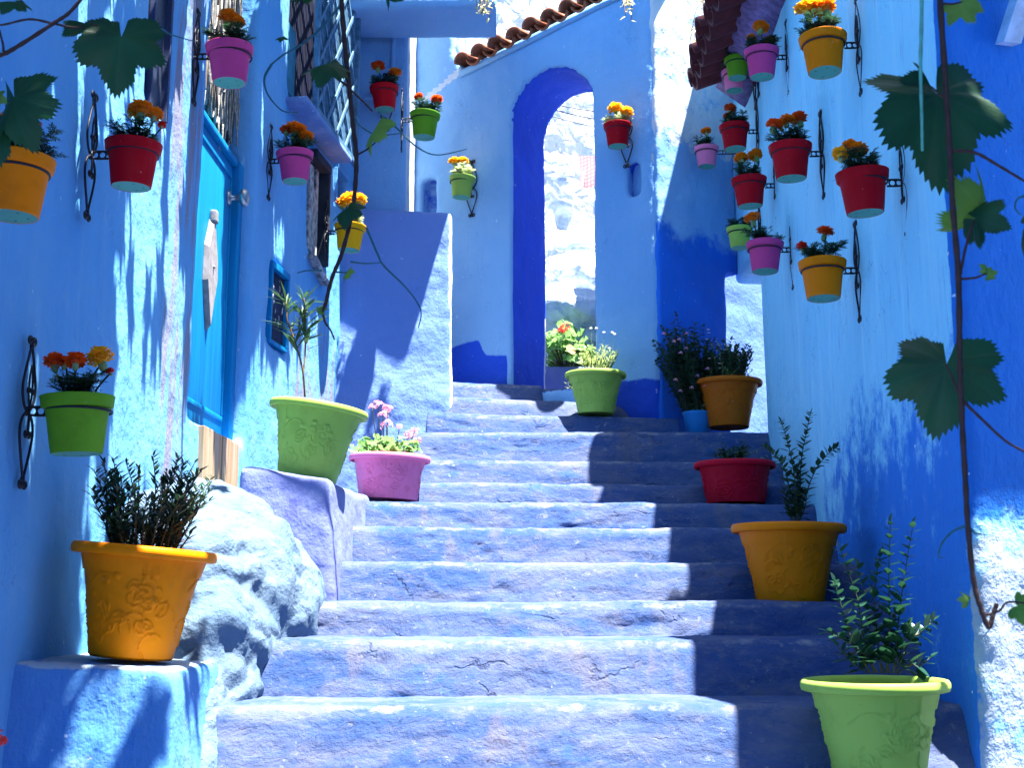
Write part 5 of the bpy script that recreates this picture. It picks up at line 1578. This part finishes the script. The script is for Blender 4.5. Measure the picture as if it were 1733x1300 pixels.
dry_tuft(1186, 50, 6.95, 6, 'straw coloured weeds at the lip of the tiled canopy', 0.20, 10)
dry_tuft(1066, 8, 7.15, 5, 'wisp of yellow straw caught on the tiles over the arch', 0.12, 5)

# ================================================================== VINES
def vine_leaf_mesh(name, mat, seed, curl=0.12, ragged=1.0):
    """Five-lobed toothed grape leaf, unit width, petiole at the origin, tip along +y."""
    r_ = random.Random(seed)
    lobes = [(90, 1.0, 27), (30, 0.93, 25), (150, 0.93, 25), (-28, 0.80, 30), (208, 0.80, 30)]
    nA, rings = 132, 6
    V, F, vein = [(0, 0, 0)], [], [1.0]
    ph = r_.uniform(0, 6)
    rad = []
    for k in range(nA):
        a = -90 + 14 + (360 - 28) * k / (nA - 1)
        v = 0
        vn = 0
        for (c, l, w) in lobes:
            dlt = (a - c)
            g = math.exp(-(dlt / w) ** 2)
            v = max(v, l * (0.60 + 0.40 * g))
            vn = max(vn, math.exp(-(dlt / 3.2) ** 2))
        tooth = abs(((k * 0.5) % 1.0) - 0.5) * 2
        v *= 1 + 0.09 * ragged * (tooth - 0.5) + 0.03 * math.sin(k * 0.7 + ph) + r_.uniform(-.015, .015)
        edge = min(k, nA - 1 - k)
        v *= 0.62 + 0.38 * min(1, edge / 9)
        rad.append((math.radians(a), v * 0.56, vn))
    for q in range(1, rings + 1):
        t = q / rings
        for (a, v, vn) in rad:
            rr = v * t
            x, y = rr * math.cos(a), rr * math.sin(a)
            z = -curl * rr * rr * 1.6 + 0.075 * math.sin(3 * a + ph) * t * t + 0.05 * math.sin(2 * a + 2 * ph) * t + 0.004 * math.sin(13 * a) * t - 0.006 * vn * t
            V.append((x, y + 0.0, z)); vein.append(vn * (1 - 0.5 * t))
    for k in range(nA - 1):
        F.append((0, 1 + k, 2 + k))
    for q in range(rings - 1):
        for k in range(nA - 1):
            a = 1 + q * nA + k
            F.append((a, a + nA, a + nA + 1, a + 1))
    me = mesh(name, V, F, mat)
    at = me.attributes.new('vein', 'FLOAT', 'POINT')
    at.data.foreach_set('value', vein)
    return me
VL = [vine_leaf_mesh('leaf', M['leaf_vine'], k, c) for k, c in ((1, 0.28), (2, 0.5), (3, 0.8))]
VLP = [vine_leaf_mesh('leaf', M['leaf_vine_pale'], k, c, 1.2) for k, c in ((5, 0.5), (6, 0.9))]

def vine(name, label, D, stems, leaves, tendrils=()):
    root = empty(name, P(*stems[0][0][-1][:2], D))
    tag(root, label, 'vine')
    inv = Matrix.Translation(-root.location)
    for pts, w, mat in stems:
        m = MB()
        pp = [inv @ P(q[0], q[1], D + (q[2] if len(q) > 2 else 0)) for q in pts]
        sp = smooth_path(pp, 9)
        n = len(sp)
        rad = [w * 0.5 * D / F_PX * (1.0 - 0.35 * k / n) * (1 + 0.10 * math.sin(k * 1.7)) for k in range(n)]
        m.tube(sp, rad, 8)
        m.obj('stem', mat, root)
    for pts, w in tendrils:
        m = MB()
        sp = smooth_path([inv @ P(q[0], q[1], D + (q[2] if len(q) > 2 else 0)) for q in pts], 8)
        n = len(sp)
        m.tube(sp, [w * 0.5 * D / F_PX * (1 - 0.6 * k / n) for k in range(n)], 6)
        m.obj('tendril', M['vine_tendril'], root)
    for (x, y, wpx, ang, pitch, me, dd) in leaves:
        # faces the camera when pitch = 0; ang turns it in its own plane, pitch bends it away
        l = link('leaf', me, root, inv @ P(x, y, D + dd))
        rot = Matrix.Rotation(R(90), 4, 'X') @ Matrix.Rotation(R(ang), 4, 'Z') @ Matrix.Rotation(R(pitch[0]), 4, 'X') @ Matrix.Rotation(R(pitch[1]), 4, 'Y')
        l.rotation_euler = rot.to_euler()
        l.scale = (wpx * D / F_PX,) * 3
    return root
B_, Gn, Td = M['vine_bark'], M['vine_green'], M['vine_tendril']
vine('grape_vine', 'grape vine hanging down the right of the photo with three large leaves', 1.45,
     [([(1586, -330), (1588, -120), (1591, 0), (1603, 180), (1611, 330), (1622, 470), (1624, 600), (1627, 690), (1633, 800), (1638, 890), (1648, 985), (1660, 1030), (1673, 1062), (1681, 1040), (1687, 1022)], 12.5, B_),
      ([(1625, 464), (1634, 420), (1648, 372)], 6, B_), ([(1626, 472), (1650, 470), (1668, 463)], 5, B_), ([(1627, 676), (1660, 708), (1700, 745), (1740, 768)], 6, B_),
      ([(1612, 255), (1650, 258), (1690, 280), (1740, 310)], 7, B_), ([(1592, 5), (1612, 6), (1628, 2)], 5, B_), ([(1598, 165), (1582, 152), (1576, 146)], 5, B_), ([(1626, 676), (1612, 640), (1600, 616)], 5, B_),
      ([(1652, 1000), (1662, 1038), (1690, 1035), (1705, 1020), (1740, 1022)], 5, B_), ([(1562, -300), (1560, 0), (1558, 110), (1560, 200), (1561, 255)], 8, Gn)],
     [(1586, 160, 285, 188, (14, -8), VL[0], 0.03), (1576, 150, 110, 75, (45, 15), VL[1], 0.05), (1602, 616, 215, 165, (10, 22), VL[0], 0.04), (1625, 6, 76, 200, (30, 10), VLP[0], 0.02),
      (1652, 370, 100, 225, (55, 25), VL[1], 0.02), (1660, 362, 140, 70, (72, -20), VLP[1], 0.05), (1672, 458, 26, 40, (40, 20), VLP[1], 0.0), (1672, 466, 26, 280, (40, 20), VLP[1], 0.0),
      (1640, 1016, 30, 80, (50, 10), VLP[1], 0.0), (1722, 1026, 60, 240, (60, 10), VLP[0], 0.02), (1745, 380, 130, 250, (62, 10), VL[2], 0.02)],
     [([(1636, 890), (1612, 900), (1594, 920), (1588, 942), (1596, 944)], 5), ([(1638, 892), (1650, 902), (1662, 904)], 5), ([(1740, 330), (1722, 336), (1718, 352), (1728, 364)], 5)])
vine('grape_vine', 'vine branch at the upper left corner with a big dark leaf', 1.75,
     [([(-60, 110), (0, 93), (30, 78), (92, 38), (120, 18), (160, -30)], 9, B_), ([(92, 40), (50, 32), (0, 42), (-40, 40)], 5, B_), ([(95, 40), (125, 46), (165, 42)], 5, B_), ([(6, 86), (4, 70), (-10, 20)], 5, B_)],
     [(205, 62, 172, 178, (6, -8), VL[0], 0.0), (24, 165, 165, 190, (10, 25), VL[1], 0.02), (-10, 215, 130, 200, (25, -15), VL[0], 0.06), (25, 2, 70, 150, (55, 20), VL[1], 0.02), (150, 40, 90, 120, (50, 30), VL[1], 0.03), (-8, 160, 40, 180, (10, 5), VLP[0], -0.02)],
     [([(275, 48), (290, 58), (330, 70)], 4)])
vine('grape_vine', 'thin vine shoot hanging in the middle of the left wall, with three small leaves', 2.3,
     [([(575, -200), (576, -60), (578, 0), (583, 70), (591, 145), (597, 210), (603, 268), (600, 330), (594, 370), (578, 430), (562, 470), (552, 510), (546, 528)], 10, B_),
      ([(579, 5), (540, 50), (505, 78), (480, 92), (460, 108)], 5, Td), ([(592, 148), (570, 132), (548, 115)], 5, B_), ([(594, 152), (615, 172), (630, 188)], 4, B_), ([(604, 262), (622, 252), (636, 240)], 4, B_),
      ([(546, 528), (550, 545), (560, 560), (566, 575)], 4, B_)],
     [(556, 108, 92, 155, (45, 20), VL[1], -0.02), (632, 222, 80, 200, (62, 35), VLP[0], 0.0), (588, 352, 66, 160, (30, 35), VL[1], -0.02), (478, 62, 26, 160, (55, 20), VL[1], 0), (540, 521, 24, 200, (40, 20), VLP[1], 0), (660, -12, 60, 215, (50, 25), VL[1], 0),
      (586, 462, 30, 190, (55, 40), VLP[0], 0), (520, -14, 70, 180, (60, 10), VL[1], 0.03)],
     [([(460, 108), (448, 130), (450, 152), (462, 172), (480, 188), (505, 190)], 5), ([(600, 200), (612, 215), (640, 228), (680, 225)], 4), ([(640, 188), (670, 215), (705, 248), (740, 262), (790, 252)], 4),
      ([(620, 385), (640, 432), (650, 450), (690, 490), (712, 525), (708, 555)], 5), ([(593, 443), (620, 446), (648, 444)], 4), ([(545, 458), (520, 458), (503, 462)], 4), ([(566, 460), (580, 461), (592, 460)], 4)])

# ---- the vine trained over the alley, out of frame, which dapples the left wall
r_ = random.Random(42)
can = MB()
def pergola_leaf(x, y, z, s):
    a = r_.uniform(0, 6.28)
    M4 = Matrix.Translation((x, y, z)) @ Euler((r_.uniform(-.7, .7), r_.uniform(-.7, .7), a)).to_matrix().to_4x4() @ Matrix.Scale(s, 4)
    me = [(0.5 * (1 + 0.3 * math.cos(5 * t)) * math.cos(t), 0.5 * (1 + 0.3 * math.cos(5 * t)) * math.sin(t), 0) for t in np.linspace(0, 6.28, 11)[:-1]]
    can.add([M4 @ Vector(v) for v in me], [tuple(range(10))])
ZC = 2.75
def dens(x, y):
    # thick over the near wall, broken by the door, thinning towards the stair
    if y < 2.2:
        return 1.0 if x < 0.0 else 0.8  # leaves added here to shade the near hanging vine leaves
    if x > -0.10: return 0.0
    d = 1.0
    if y > 3.35: d = 0.55
    if 3.55 < y < 4.15: d = 0.16
    if y > 4.15: d = 0.8 if x < -0.72 else 0.5
    if x > -0.62: d *= 0.62
    if x > -0.42: d *= 0.35
    if x > -0.30: d *= 0.25
    if y > 3.3 and x > -0.72: d *= 0.30
    return d
for i in range(7200):
    x, y = r_.uniform(-1.25, 0.38), r_.uniform(0.6, 4.95)
    nn = 0.5 + 0.5 * vnoise(np.array([[x * 5.5, y * 5.5, 0.3]]), 3)[0]
    if r_.random() < dens(x, y) and nn > 0.42 - 0.15 * (y < 3.2):
        pergola_leaf(x, y, ZC + r_.uniform(-0.10, 0.14), r_.uniform(0.06, 0.13))
for i in range(1250):      # higher unseen clump, added to shade the upper left wall
    x, y = r_.uniform(-1.05, -0.60), r_.uniform(5.15, 6.55)
    nn = 0.5 + 0.5 * vnoise(np.array([[x * 7, y * 4, 5.3]]), 4)[0]
    if nn > 0.36:
        pergola_leaf(x, y, 3.72 + r_.uniform(-0.08, 0.14), r_.uniform(0.05, 0.11))
for i in range(420):  # clump added out of view to shade the hanging right leaf
    pergola_leaf(r_.uniform(0.62, 1.75), r_.uniform(0.70, 1.75), ZC + r_.uniform(-0.10, 0.14), r_.uniform(0.08, 0.15))
o = can.obj('vine_foliage', M['leaf_vine'])
tag(o, 'mass of vine leaves trained over the alley, with unseen clumps added for shade', 'vine', kind='stuff')
for (x0, y0, x1, y1, lab) in ((-1.35, 1.2, 2.2, 1.25, 'nearest cane carrying the vine overhead'), (-1.35, 2.6, 2.2, 2.5, 'second cane carrying the vine overhead'), (-1.35, 4.4, 1.9, 4.25, 'farthest cane carrying the vine overhead')):
    m = MB(); m.tube(smooth_path([(x0, y0, ZC - 0.1), ((x0 + x1) / 2, (y0 + y1) / 2, ZC - 0.12), (x1, y1, ZC - 0.02)], 6), 0.012, 7)
    tag(m.obj('cane_pole', M['wood']), lab, 'pole', 'canes carrying the vine')
